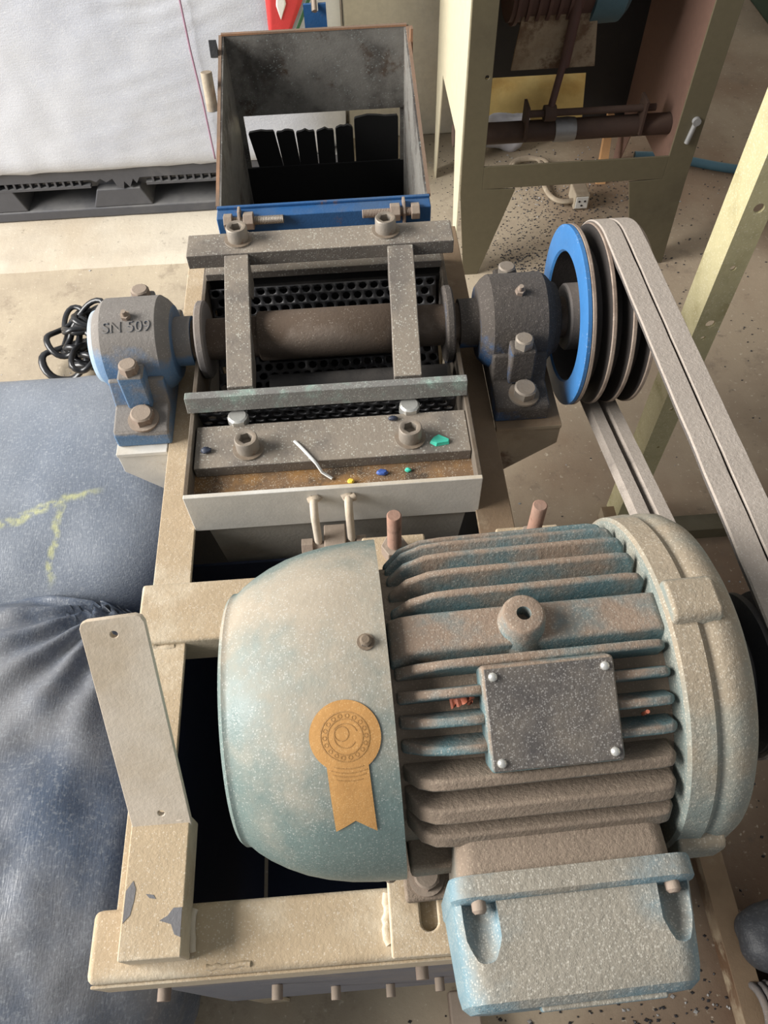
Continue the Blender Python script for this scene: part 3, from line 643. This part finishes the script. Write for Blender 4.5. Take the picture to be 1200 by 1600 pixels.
lid = b.build('terminal_lid', 'terminal_paint', mo, smooth=35)
w = world(mo)
def pocket(x, z):
    q = MB(); r = .0105
    q.loft([[(x+r*math.cos(t)*s, ty(y), z+r*math.sin(t)*s+dz) for t in [2*PI*i/20 for i in range(20)]] for y, s, dz in ((.0715, 1., 0), (.05, 1.05, .001), (.037, .75, .0035), (.030, .3, .008))]); return q
cut(lid, pocket(TX0+.0165, TZ1-.0065), pocket(TX1-.0165, TZ1-.0075))
b = MB(); 0 and b.loft([[(TX0+.0+.012-.006, .070, TZ1-.010), (TX0+.004, .012, TZ1-.022), (TX0+.008, .012, TZ1-.0215)], [(TX0+.0245-.012, .070, TZ1-.0055), (TX0+.0285, .012, TZ1-.0205), (TX0+.026, .012, TZ1-.022)]])
for x, z in ((TX0+.0165, TZ1-.006), (TX1-.0165, TZ1-.008), (TX0+.014, TZ0+.008), (TX1-.02, TZ0+.008)):
    b = MB(); b.cyl((x, ty(.073), z), (x, ty(.0665), z), .0045, 14); b.cyl((x, ty(.0665), z), (x, ty(.0645), z), .0045, 14, .003); b.build('lid_screw', 'bolt_rust', mo, smooth=35)
b = MB(); b.box(TX0+.045, TX1-.032, .0045, .012, TZ1-.03, TZ1-.0195); b.build('lid_rib', 'terminal_paint', mo, bevel=.0015)

mo.rotation_euler = (0, 0, math.radians(1.6))
# ------------------------------------------------------------------ feed hopper behind the cutting box
HX0, HX1 = -.181, .121
ho = thing('feed_hopper', (-.03, 1.15, FZ), 'blue steel feed hopper with dark open mouth and rubber strip curtain', 'hopper')
NY, NZ, FY, FZ2 = 1.0, .786, 1.358, .856                 # rim near / far
def wallpoly(pts, th, name, m, edge=None):
    b = MB(); P = [Vector(p) for p in pts]; n = (P[1]-P[0]).cross(P[2]-P[0]).normalized(); b.loft([[p-n*th/2 for p in P], [p+n*th/2 for p in P]]); return b.build(name, m, ho, bevel=.0006)
dn = .30
for x in (HX0+.002, HX1-.002):
    b = MB(); b.prism([(NY-.004, NZ), (FY, FZ2), (FY+.012, FZ2-.20), (FY+.012, NZ-dn), (NY-.004, NZ-dn)], 'x', x-.002, x+.002); b.build('side_wall', 'hopper_inner', ho)
b = MB(); b.box(HX0+.004, HX1-.004, NY-.002, NY+.002, NZ-dn, NZ-.001); b.build('near_wall', 'chamber_inner', ho)  # near-black: shade of the hopper depth put into the colour
# far wall ends above the feed slot
b = MB(); b.prism([(FY-.002, FZ2), (FY+.002, FZ2), (FY+.006, FZ2-.135), (FY+.002, FZ2-.135)], 'x', HX0+.004, HX1-.004); b.build('far_wall', 'hopper_inner', ho)
b = MB(); b.box(HX0+.004, HX1-.004, FY+.004, FY+.008, NZ-dn, FZ2-.235); b.build('rubber_skirt', 'flap_rubber_and_shade', ho)
b = MB(); b.box(HX0+.004, HX0+.0125, FY+.004, FY+.008, FZ2-.235, FZ2-.135); b.build('slot_cheek', 'hopper_inner', ho)
b = MB(); b.box(HX1-.0105, HX1-.004, FY+.004, FY+.008, FZ2-.235, FZ2-.135); b.build('slot_cheek', 'hopper_inner', ho)
b = MB(); b.box(HX0, HX1, NY-.002, FY+.012, NZ-dn-.004, NZ-dn); b.build('hopper_floor', 'flap_rubber_and_shade', ho)  # floor painted black for the shade deep in the hopper
rng = random.Random(3); xs = [HX0+.014, HX0+.064, HX0+.100, HX0+.137, HX0+.172, HX0+.207, HX1-.012]
tops = [-.168, -.170, -.172, -.172, -.168, -.152]
for i in range(6):
    x0, x1 = xs[i]+.0016, xs[i+1]-.0016; zt = FZ2+tops[i]; lean = .02*max(0, (2.5-i))/2.5
    ring = [(x0+lean, FZ2-.30), (x1+lean*.8, FZ2-.30), (x1, zt-.005), (x1-.002, zt-.001)]
    ring += [(x1-(x1-x0)*q, zt+rng.uniform(-.002, .003)) for q in (.3, .5, .7)]+[(x0+.002, zt-.002), (x0, zt-.005)]
    b = MB(); b.prism(ring, 'y', FY+.010, FY+.016); b.build('rubber_strip', 'flap_rubber_and_shade', ho)
# rusty cut edges on the rim and the blue flange
b = MB(); b.box(HX0-.002, HX1+.002, NY-.028, NY-.004, NZ-.045, NZ-.001); fl_ = b.build('front_flange', 'hopper_blue', ho, bevel=.0015)
b = MB(); b.box(HX0-.002, HX1+.002, NY-.008, NY-.003, NZ-.001, NZ+.003); b.build('flange_lip', 'hopper_blue', ho, bevel=.001)
for x in (HX0-.0015, HX1+.0015):
    b = MB(); b.prism([(NY, NZ+.001), (FY, FZ2+.001), (FY, FZ2-.004), (NY, NZ-.004)], 'x', x-.0025, x+.0025); b.build('rim_edge', 'hopper_edge', ho)
b = MB(); b.box(HX0, HX1, FY-.003, FY+.003, FZ2, FZ2+.003); b.build('rim_edge', 'hopper_edge', ho)
for x in (HX0-.0035, HX1+.0035):
    b = MB(); b.prism([(NY, NZ-.03), (FY, FZ2-.03), (FY, FZ2-.10), (NY, NZ-.2)], 'x', x-.001, x+.001); b.build('outer_skin', 'hopper_blue', ho)
# ears, bolts
for x, s in ((HX0+.031, 1), (HX1-.037, -1)):
    for k, xx in enumerate((x, x-.010*s)):
        b = MB(); b.prism([(NY-.040, NZ-.04), (NY-.010, NZ-.04), (NY-.010, NZ-.002), (NY-.017, NZ+.010), (NY-.030, NZ+.010), (NY-.040, NZ-.002)], 'x', xx-.002, xx+.002)
        if k == 0: b.build('hinge_ear', 'bolt_rust', ho, bevel=.001)
    b = thread((x-.015*s, NY-.032, NZ-.004), (x+.062*s, NY-.032, NZ-.004), .0062); b.build('hinge_bolt', 'bolt_steel' if s > 0 else 'bolt_rust', ho)
    b = MB(); b.cyl((x+.006*s, NY-.032, NZ-.004), (x+.020*s, NY-.032, NZ-.004), .0125, 6); b.build('nut', 'bolt_rust', ho, bevel=.001)
    b = MB(); b.cyl((x-.022*s, NY-.032, NZ-.004), (x-.010*s, NY-.032, NZ-.004), .0115, 6); b.build('bolt_head', 'bolt_rust', ho, bevel=.001)
b = MB(); b.cyl((HX0-.018, 1.235, .80), (HX0-.018, 1.245, .855), .009, 14); b.build('handle_peg', 'cable_cream', ho, bevel=.001)
b = MB(); b.prism([(FY-.05, FZ2-.01), (FY-.04, FZ2+.012), (FY-.03, FZ2-.02)], 'x', HX0-.016, HX0-.004); b.build('side_hook', 'black_iron', ho)
b = MB(); b.box(HX1+.003, HX1+.007, FY-.04, FY-.028, FZ2-.05, FZ2+.012); b.build('side_hook', 'hopper_edge', ho)
b = MB(); b.prism([(-.045, FZ2-.02), (-.008, FZ2-.02), (-.008, FZ2+.026), (-.021, FZ2+.026), (-.021, FZ2+.014), (-.032, FZ2+.014), (-.032, FZ2+.026), (-.045, FZ2+.026)], 'y', FY+.03, FY+.036); b.build('back_tab', 'hopper_blue', ho)
b = MB(); b.cyl((-.0265, FY+.02, FZ2+.02), (-.0265, FY+.05, FZ2+.04), .004, 10); b.build('tab_pin', 'bolt_rust', ho)
b = MB(); b.box(HX0+.02, HX1-.02, BY1+.006, NY-.005, FZ-.06, FZ-.01); b.build('hopper_bracket', 'rail_dirty', ho)

# ------------------------------------------------------------------ plastic scraps on the machine
def scrap(name, b, m, label, smooth=40): return tag(b.build(name, m, smooth=smooth, loc=tuple(b.v[0])), label, 'plastic scrap')
b = MB(); b.tube([(-.0705, .525, .8213), (-.065, .518, .8215), (-.058, .508, .8215), (-.052, .499, .8215), (-.048, .494, .8200), (-.043, .489, .8110), (-.033, .4835, .8062)], .0017, 7, flat=.0012); scrap('plastic_strand', b, 'plastic_white', 'bent white plastic strand lying across the bed knife edge')
b = MB(); b.loft([[(.072, .511, .8197), (.078, .506, .8197), (.092, .508, .8197), (.093, .514, .8197), (.082, .521, .8197), (.076, .518, .8197)], [(.073, .512, .8225), (.079, .507, .8240), (.091, .509, .8230), (.092, .513, .8225), (.082, .519, .8235), (.077, .517, .8225)]]); scrap('plastic_chip', b, 'plastic_green', 'mint green plastic chip beside the right cap screw', 20)
def blob(p, r, n=10, seed=1):
    b = MB(); rg = random.Random(seed); k = rg.random()*9
    def fn(u, v):
        t = 2*PI*u; f = PI*v; d = Vector((math.sin(f)*math.cos(t), math.sin(f)*math.sin(t), math.cos(f))); return Vector(p)+Vector((d.x*r[0], d.y*r[1], d.z*r[2]))*(1+.35*noise.noise(d*1.7+Vector((k, 0, 0))))
    b.surface(fn, n, n, closed_u=True); return b
scrap('plastic_scrap', blob((-.163, .520, .8222), (.006, .004, .003), seed=2), 'plastic_navy', 'navy plastic crumb on the left end of the bed knife')
scrap('plastic_scrap', blob((.020, .4865, .8068), (.006, .0035, .003), seed=3), 'plastic_blue', 'blue plastic crumb on the rusty ledge')
scrap('plastic_scrap', blob((-.0135, .4780, .8066), (.0035, .0028, .0026), seed=4), 'plastic_yellow', 'yellow plastic crumb on the rusty ledge beside the strand')
scrap('plastic_scrap', blob((.047, .4880, .8064), (.0035, .0025, .0024), seed=5), 'plastic_green', 'tiny green plastic crumb on the rusty ledge')
scrap('plastic_scrap', blob((.036, .547, .8218), (.005, .003, .0026), seed=6), 'plastic_navy', 'dark plastic crumb behind the right cap screw')
b = MB(); q = cpt(.0575, 113.5, .1045); pts = []
for i in range(14): pts.append(q+Vector((-.014+.014*i/13, .004*math.sin(i*2.1), .004+.0035*math.sin(i*1.7+1))))
b.tube(pts, .0022, 6, flat=.0012); tag(b.build('wood_shaving', 'copper_shred', loc=tuple(pts[0])), 'reddish curled shaving caught beside the motor name plate', 'shaving')
b = MB(); q = cpt(.162, 122, .106); b.tube([q, q+Vector((.001, -.001, .006)), q+Vector((0, -.002, .010))], .0013, 6); tag(b.build('wood_shaving', 'copper_shred', loc=tuple(q)), 'small red shaving standing between the motor fins', 'shaving')

# ------------------------------------------------------------------ olive angle-iron stand on the right
ol = thing('angle_iron_stand', (.556, .9, 0), 'olive painted angle iron stand with holed post beside the belts', 'stand')
X0, Y0 = .547, .900
b = MB(); b.prism([(X0, Y0), (X0+.040, Y0), (X0+.040, Y0+.004), (X0+.004, Y0+.004), (X0+.004, Y0+.060), (X0, Y0+.060)], 'z', .0, 1.25); po = b.build('post', 'olive_paint', ol, bevel=.0015)
w = world(ol); q = []
for z, r, k in ((.515, .0045, .5), (.592, .0075, .55), (.562, .004, .5), (.70, .0045, .5), (.28, .003, .6), (.80, .0075, .5), (.39, .004, .45)):
    m_ = MB(); m_.cyl((X0+.04*k, Y0-.03, z), (X0+.04*k, Y0+.03, z), r, 12); q.append(m_)
cut(po, *q)
b = MB(); b.prism([(X0-.028, 0), (X0-.028, .04), (X0+.012, .04), (X0+.012, .036), (X0-.024, .036), (X0-.024, 0)], 'y', -.30, Y0+.03); b.build('foot_rail', 'rail_dirty', ol, bevel=.001)
b = MB(); b.prism([(Y0-.045, 0), (Y0-.045, .036), (Y0-.005, .036), (Y0-.005, .032), (Y0-.041, .032), (Y0-.041, 0)], 'x', X0+.005, 1.1); b.build('foot_rail', 'stand_paint_shaded', ol, bevel=.001)

# ------------------------------------------------------------------ machine stand in the background
st = thing('machine_stand', (.59, 2.0, 0), 'tall grey-brown sheet steel machine stand on tapered legs behind the pulley', 'machine stand')
SX0, SX1, SY0, SY1, ST = .297, .888, 1.785, 2.31, 1.25
for s in (0, 1):
    xa, xb = (SX0, SX0+.06) if s == 0 else (SX1-.06, SX1)
    b = MB()
    if s == 0: pts = [(xa, ST), (xb, ST), (xb, .33), (xb, .268), (.444, .264), (.366, .0), (.325, .0), (xa+.004, .26)]
    else: pts = [(xb, ST), (xa, ST), (xa, .33), (xa, .268), (.742, .264), (.806, .0), (.902, .0), (xb+.004, .26)]
    b.prism(pts, 'y', SY0, SY0+.005); pp = b.build('front_post', 'stand_paint_shaded', st, bevel=.001)
    if s == 0: hole = MB(); w = world(st); hole.cyl((xa+.048, SY0-.03, .55), (xa+.048, SY0+.03, .55), .005, 10); cut(pp, hole)
    x = SX0 if s == 0 else SX1-.003
    b = MB(); b.prism([(SY0+.005, ST), (SY1, ST), (SY1, 0), (SY1-.045, 0), (SY1-.12, .36 if s == 0 else .2), (SY0+.12, .36 if s == 0 else .2), (SY0+.045, 0), (SY0+.005, 0)], 'x', x, x+.003); b.build('side_panel', 'stand_side_lit' if s == 0 else 'stand_inner', st)
b = MB(); b.box(SX0+.06, SX1-.06, SY0, SY0+.005, .268, .33); b.build('front_rail', 'stand_paint_shaded', st, bevel=.001)
b = MB(); b.prism([(SX0+.003, .285), (.74, .285), (.76, .10), (SX1-.003, .10), (SX1-.003, ST), (SX0+.003, ST)], 'y', SY1-.003, SY1); b.build('back_panel', 'black_iron', st)  # black colour paints in the darkness of the enclosed stand
b = MB(); b.box(SX0-.01, SX1+.01, SY0-.01, SY1+.01, ST, ST+.01); b.build('top_plate', 'stand_paint_shaded', st)
b = MB(); b.prism([(.0, 0), (.0, .052), (.012, .052), (.012, 0)], 'x', 0, .1)
b = MB(); b.cyl((SX1-.028, SY0-.004, .365), (SX1-.020, SY0-.004, .42), .006, 10); b.cyl((SX1-.020, SY0-.010, .42), (SX1-.020, SY0+.0, .42), .010, 12); b.build('door_pin', 'tape_grey', st)
# things in the stand: cross tube, rod, motor
b = MB(); b.cyl((SX0+.004, 1.97, .31), (SX1-.004, 1.97, .31), .027, 24); b.build('cross_tube', 'brown_iron', st)
b = MB(); b.lathe([(.572, .0275), (.572, .030), (.61, .031), (.628, .029), (.628, .0275)], 'x', (0, 1.97, .31), 24); b.build('tape_wrap', 'tape_grey', st)
b = MB(); b.cyl((.49, 1.955, .365), (.83, 1.955, .365), .009, 14); b.build('lever_rod', 'brown_iron', st)
for x in (.49, .80): 
    b = MB(); b.box(x-.004, x+.004, 1.935, 1.985, .30, .39); b.build('rod_bracket', 'brown_iron', st, bevel=.001)
b = MB(); b.cyl((.535, 1.955, .365), (.565, 1.955, .365), .02, 14); b.build('lever_collar', 'brown_iron', st)
b = MB(); b.cyl((.55, 1.955, .37), (.575, 1.98, .50), .009, 12); b.cyl((.575, 1.98, .47), (.585, 1.98, .64), .013, 12); b.build('lever_link', 'maroon_iron', st)
b = MB(); b.prism([(.445, .455), (.66, .455), (.64, .60), (.46, .60)], 'y', 2.0, 2.006); b.build('motor_plate', 'rail_dirty', st, bevel=.001)
b = MB(); b.cyl((.43, 2.08, .648), (.66, 2.08, .648), .105, 40); b.build('motor_drum', 'maroon_iron', st)
for k in range(7):
    x = .44+.025*k; b = MB(); b.lathe([(x, .104), (x, .113), (x+.008, .113), (x+.008, .104)], 'x', (0, 2.08, .648), 40, caps=False); b.build('drum_rib', 'maroon_iron', st)
b = MB(); b.lathe([(.625, .104), (.625, .118), (.70, .116), (.715, .1), (.715, .01)], 'x', (0, 2.08, .648), 40); b.build('drum_end', 'hose_teal', st, smooth=35)
# ------------------------------------------------------------------ things on the floor around the stand
def pillow(name, m, c, s, label, cat, n=4., rz=0., amp=.012, fr=4., seed=0, extra=None, nu=110, nv=60, group=None):
    """filled sack: rounded box (p-norm ball) with wrinkles"""
    b = MB(); cz, sz = math.cos(rz), math.sin(rz)
    def fn(u, v):
        t = 2*PI*u; f = PI*(v-.5); d = Vector((math.cos(f)*math.cos(t), math.cos(f)*math.sin(t), math.sin(f)))
        k = (abs(d.x)**n+abs(d.y)**n+abs(d.z)**n)**(-1/n); p = Vector((d.x*k*s[0], d.y*k*s[1], d.z*k*s[2]))
        w = noise.fractal(p*fr+Vector((seed, 0, 0)), 1., 2.1, 4)*amp
        p = p+d*w
        if extra: p = extra(p, d)
        return Vector((c[0]+p.x*cz-p.y*sz, c[1]+p.x*sz+p.y*cz, max(c[2]+p.z, .001)))
    b.surface(fn, nu, nv, closed_u=True)
    return tag(b.build(name, m, smooth=180, loc=(c[0], c[1], 0)), label, cat, group)
pillow('sack', 'yellow_sack', (.68, 2.66, .09), (.24, .19, .09), 'yellow woven sack on the floor behind the machine stand', 'sack', seed=5, amp=.02)
b = blob((.545, 2.41, .06), (.085, .045, .06), 24, 8); tag(b.build('rag', 'rag_white', smooth=180, loc=(.545, 2.41, 0)), 'crumpled white rag beside the yellow sack', 'rag')
b = MB(); b.loft([[(.80, 2.18, .0), (.83, 2.18, .0), (.83, 2.2, .0), (.80, 2.2, .0)], [(.825, 2.28, .17), (.845, 2.28, .17), (.845, 2.295, .17), (.825, 2.295, .17)]]); tag(b.build('wooden_stick', 'wood_stick', loc=(.81, 2.19, 0)), 'short pale wooden stick standing inside the machine stand', 'stick')
# cable and socket
sk = thing('socket_block', (.72, 2.10, 0), 'cream socket block on the floor between the stand legs', 'socket')
b = MB(); b.box(.70, .745, 2.055, 2.13, .0, .05); b.build('body', 'cable_cream', sk, bevel=.004)
b = MB(); b.box(.704, .741, 2.0535, 2.056, .006, .044); b.build('face', 'plastic_white', sk, bevel=.001)
for x, z in ((.714, .03), (.731, .03), (.7225, .016)):
    b = MB(); b.cyl((x, 2.0545, z), (x, 2.0525, z), .0032, 10); b.build('socket_hole', 'black_iron', sk)
b = MB(); pts = []
for i in range(70):
    t = i/69
    if t < .6: a = t/.6*4.2*PI; r = .075+.012*math.sin(a*.37); pts.append((.60+r*.7*math.cos(a), 2.27+r*.6*math.sin(a), .014+.018*t+.006*math.sin(a*1.3)))
    else:
        k = (t-.6)/.4; p0 = Vector((.60+.075*.7*math.cos(4.2*PI), 2.27+.045*math.sin(4.2*PI), .02)); p1 = Vector((.70, 2.075, .02)); c1 = Vector((.60, 2.06, .012)); pts.append(p0*(1-k)**2+c1*2*k*(1-k)+p1*k*k)
b.tube(pts, .008, 8); tag(b.build('cable', 'cable_cream', smooth=80, loc=(.58, 2.36, 0)), 'dusty cream cable coiled on the floor running to the socket block', 'cable')
b = MB(); b.tube([(.95+.05*i, 2.30-.016*i+.012*math.sin(i*.8), .016) for i in range(14)], .014, 10); tag(b.build('hose', 'hose_teal', smooth=80, loc=(1.2, 2.24, 0)), 'blue grey hose lying across the floor right of the stand', 'hose')
b = MB(); b.box(1.70, 1.95, 3.05, 3.4, 0, .5); b.box(1.69, 1.96, 3.04, 3.41, .5, .52); tag(b.build('green_machine', 'green_iron', bevel=.006, loc=(1.8, 3.2, 0)), 'dark green machine housing in the far right corner', 'machine')
# black granules strewn over the floor
def granules(name, m, spots, n, seed, label, smin=.0015, smax=.0045):
    rg = random.Random(seed); b = MB()
    for cx, cy, sx, sy, wt in spots:
        for _ in range(int(n*wt)):
            x = rg.gauss(cx, sx); y = rg.gauss(cy, sy); s = rg.uniform(smin, smax); a = rg.random()*PI; h = s*.6
            ca, sa = math.cos(a)*s, math.sin(a)*s*.7
            b.add([(x+ca, y+sa, 0), (x-sa, y+ca*.7, 0), (x-ca, y-sa, 0), (x+sa, y-ca*.7, 0), (x+ca*.5, y+sa*.5, h), (x-ca*.5, y-sa*.5, h*.8)],
                  [(0, 1, 4), (1, 5, 4), (1, 2, 5), (2, 3, 5), (3, 4, 5), (3, 0, 4)])
    return tag(b.build(name, m, smooth=0, loc=(spots[0][0], spots[0][1], 0)), label, 'granules', kind='stuff')
granules('floor_granules', 'granule_black', [(.62, 1.98, .16, .16, 1.), (.50, 1.80, .05, .07, .45), (.62, 2.15, .2, .1, .6), (.35, 2.1, .07, .2, .3), (.9, 1.6, .3, .25, .2), (1.2, 2.0, .2, .2, .12), (.40, -.06, .16, .09, .6), (.6, .12, .1, .15, .12)], 900, 4, 'black plastic granules strewn over the floor around the stand')
granules('pale_granules', 'granule_pale', [(.66, 2.2, .2, .1, 1.), (.8, .9, .3, .5, .5), (-.65, 1.7, .25, .15, .15), (.40, -.06, .16, .09, .8)], 160, 9, 'pale plastic crumbs strewn over the floor', .002, .005)

# ------------------------------------------------------------------ pallet and bulk bag
pa = thing('plastic_pallet', (-.65, 2.5, .012), 'black plastic pallet with broken edge under the white bulk bag', 'pallet')
PY0, PY1, PX0, PX1 = 2.145, 3.1, -1.45, .02
b = MB(); top = [(PX0, .172), (PX1, .172), (PX1, .138)]
jag = [(-.60, .138), (-.612, .120), (-.62, .135), (-.635, .108), (-.648, .128), (-.655, .104), (-.672, .112), (-.68, .138), (-.70, .128), (-.715, .140), (-.73, .130), (-.745, .138)]
b.prism(top+jag+[(PX0, .138)], 'y', PY0, PY0+.012); b.build('deck_edge', 'black_plastic', pa)
b = MB(); b.box(PX0, PX1, PY0+.012, PY1, .150, .170); b.build('deck', 'black_plastic', pa)
b = MB(); b.box(PX0, PX1, PY0+.03, PY0+.036, .10, .15); b.build('inner_web', 'black_plastic', pa)
x = PX0+.02
while x < PX1:
    if not -.76 < x < -.58: b = MB(); b.box(x, x+.006, PY0+.002, PY0+.03, .118, .140); b.build('rib', 'black_plastic', pa)
    x += .024
b = MB(); b.box(PX0, -.75, PY0+.001, PY0+.02, .112, .120); b.build('lower_lip', 'black_plastic', pa)
b = MB(); b.box(-.585, PX1, PY0+.001, PY0+.02, .112, .120); b.build('lower_lip', 'black_plastic', pa)
for xc in (-1.05, -.672, -.30):
    b = MB(); b.loft([[(xc-.09, y, .046), (xc+.09, y, .046), (xc+.065, y, .118 if xc != -.672 else .104), (xc-.065, y, .118 if xc != -.672 else .104)] for y in (PY0+.002, PY0+.16)]); b.build('block', 'black_plastic', pa, bevel=.004)
b = MB(); b.box(PX0, PX1, PY0, PY0+.13, .013, .046); b.build('skid', 'black_plastic', pa, bevel=.006)
b = MB(); b.box(PX0, PX1, PY1-.13, PY1, .013, .046); b.build('skid', 'black_plastic', pa, bevel=.006)
for xc in (-1.05, -.672, -.30):
    b = MB(); b.box(xc-.08, xc+.08, PY1-.16, PY1-.01, .046, .15); b.build('block', 'black_plastic', pa)
BC = Vector((-.71, 2.62, .62)); BS = Vector((.735, .497, .66)); BN = 9.
def bag_y(x, z):
    q = 1-abs((x-BC.x)/BS.x)**BN-abs((z-BC.z)/BS.z)**BN; return BC.y-BS.y*max(q, 0.)**(1/BN)
def wr(p, d):
    g = math.exp(-((p.x+BC.x+.28)/.22)**2); p.y -= .006*g*math.sin((p.z+.45*p.x)*95)*(1 if d.y < -.2 else 0)
    return p
bag = thing('bulk_bag', (BC.x, BC.y, .172), 'large white woven bulk bag with red and green print on the black pallet', 'bulk bag')
b = MB()
def bagfn(u, v):
    t = 2*PI*u; f = PI*(v-.5); d = Vector((math.cos(f)*math.cos(t), math.cos(f)*math.sin(t), math.sin(f))); k = (abs(d.x)**BN+abs(d.y)**BN+abs(d.z)**BN)**(-1/BN)
    p = Vector((d.x*k*BS.x, d.y*k*BS.y, d.z*k*BS.z)); q = p+BC
    a = math.exp(-((q.x+.42)/.28)**2); cr = .0034*a*max(0, noise.noise(Vector((q.x*2, 0, q.z*9)))+.3)*math.sin((q.z-.22*q.x)*150+3*noise.noise(q*5)) if d.y < -.1 else 0
    q.y += -cr+.006*noise.noise(q*3)+.002*noise.noise(q*16)+.02*max(0, .2-q.z)/.03*.5; q.z = max(q.z+.012*noise.noise(Vector((q.x*3, 0, 2)))*(1 if d.z < 0 else 0), .1725)
    return q
b.surface(bagfn, 260, 160, closed_u=True); b.build('bag_body', 'bag_white', bag, smooth=180)
def bagstrip(pts, w, name, m, lift=.012):
    b = MB(); vs = []
    n = 24
    for i in range(n+1):
        k = i/n*(len(pts)-1); j = min(int(k), len(pts)-2); f = k-j; x = pts[j][0]*(1-f)+pts[j+1][0]*f; z = pts[j][1]*(1-f)+pts[j+1][1]*f
        for s in (-w, w): vs.append((x+s, bag_y(x+s, z)-lift, z))
    b.add(vs, [(2*i, 2*i+1, 2*i+3, 2*i+2) for i in range(n)]); return b.build(name, m, bag, solid=.001)
bagstrip([(-.365, .68), (-.366, .50), (-.362, .37), (-.362, .20)], .0025, 'side_seam', 'seam_thread')
def patch(poly, name, m, lift):
    # polygon in (x, z) subdivided by horizontal slices, laid on the bag front
    b = MB(); zs = [min(p[1] for p in poly)+(max(p[1] for p in poly)-min(p[1] for p in poly))*i/20 for i in range(21)]; rows = []
    for z in zs:
        z_ = min(max(z, zs[0]+1e-4), zs[-1]-1e-4); xs = []
        for (xa, za), (xb, zb) in zip(poly, poly[1:]+poly[:1]):
            if (za-z_)*(zb-z_) <= 0 and za != zb: xs.append(xa+(xb-xa)*(z_-za)/(zb-za))
        rows.append((min(xs), max(xs), z))
    vs = [(x0+(x1-x0)*k/6, bag_y(x0+(x1-x0)*k/6, z)-lift, z) for x0, x1, z in rows for k in range(7)]
    b.add(vs, [(j*7+k, j*7+k+1, (j+1)*7+k+1, (j+1)*7+k) for j in range(20) for k in range(6)]); return b.build(name, m, bag, solid=.001)
patch([(-.162, .50), (-.118, .50), (-.070, .586), (-.02, .70), (-.157, .70)], 'red_print', 'print_red', .010)
patch([(-.135, .585), (-.127, .552), (-.110, .587), (-.117, .63), (-.127, .63)], 'white_mark', 'print_white', .012)
patch([(-.107, .50), (-.099, .50), (-.047, .59), (.0, .70), (-.012, .70), (-.058, .59)], 'green_stripe', 'print_green', .010)

# ------------------------------------------------------------------ sacks beside the machine
def folds(p, d):
    dx, dy = p.x-.20, p.y-.36; r = math.hypot(dx, dy); a = math.atan2(dy, dx)
    g = math.exp(-(r/.20)**2)*(1 if d.z > 0 else .3); p.z += .012*g*math.sin(a*17+r*14); return p
def dent(p, d): return p
pillow('filled_sack', 'sack_navy', (-.70, .885, .185), (.40, .285, .195), 'blue grey woven sack with yellow smear beside the left bearing', 'sack', n=3.6, amp=.016, fr=3.2, seed=1, group='filled sacks beside the machine')
pillow('filled_sack', 'sack_slate', (-.62, .26, .20), (.345, .41, .215), 'slate blue glossy sack with gathered folds beside the bracket', 'sack', n=3.0, amp=.024, fr=3.4, seed=11, extra=folds, nu=220, nv=140, group='filled sacks beside the machine')
pillow('filled_sack', 'sack_dark', (-.52, -.40, .12), (.26, .20, .12), 'dark sack lying nearest the viewer at the lower left', 'sack', n=3.0, amp=.03, fr=5, seed=21, group='filled sacks beside the machine')
pillow('filled_sack', 'sack_dark', (.70, .085, .06), (.165, .07, .06), 'flat dark sack on the floor right of the olive rail', 'sack', n=2.6, amp=.015, fr=5, seed=31)
b = MB(); pts = []
for i in range(160): a = i/159*2*PI*10; pts.append((.545+.12*i/159, -.005+.030*math.cos(a), .032+.030*math.sin(a)))
b.tube(pts, .006, 8); tag(b.build('ribbed_hose', 'hub_steel', smooth=80, loc=(.60, -.005, 0)), 'grey ribbed spiral hose at the lower right corner', 'hose')
# tangle of black plastic strands
tg = thing('plastic_strand_heap', (-.72, 1.55, 0), 'glossy black heap of looped plastic strands behind the blue grey sack', 'plastic strands')
rg = random.Random(5)
for i in range(14):
    cx, cy, cz = -.70+rg.uniform(-.05, .06), 1.53+rg.uniform(-.05, .05), .02+.012*i*.6; r1, r2 = rg.uniform(.04, .075), rg.uniform(.03, .055); ph = rg.random()*6; tl = rg.uniform(-.35, .35); pts = []
    for k in range(28):
        a = 2*PI*k/28; x = r1*math.cos(a)*(1+.12*math.sin(3*a+ph)); y = r2*math.sin(a)*(1+.12*math.sin(2*a+ph)); pts.append((cx+x*math.cos(ph)-y*math.sin(ph), cy+x*math.sin(ph)+y*math.cos(ph), max(.008, cz+tl*x+.012*math.sin(2*a+ph))))
    b = MB(); b.tube(pts, rg.uniform(.007, .011), 10, closed=True, flat=rg.uniform(.005, .009)); b.build('strand_loop', 'black_rubber', tg, smooth=80)
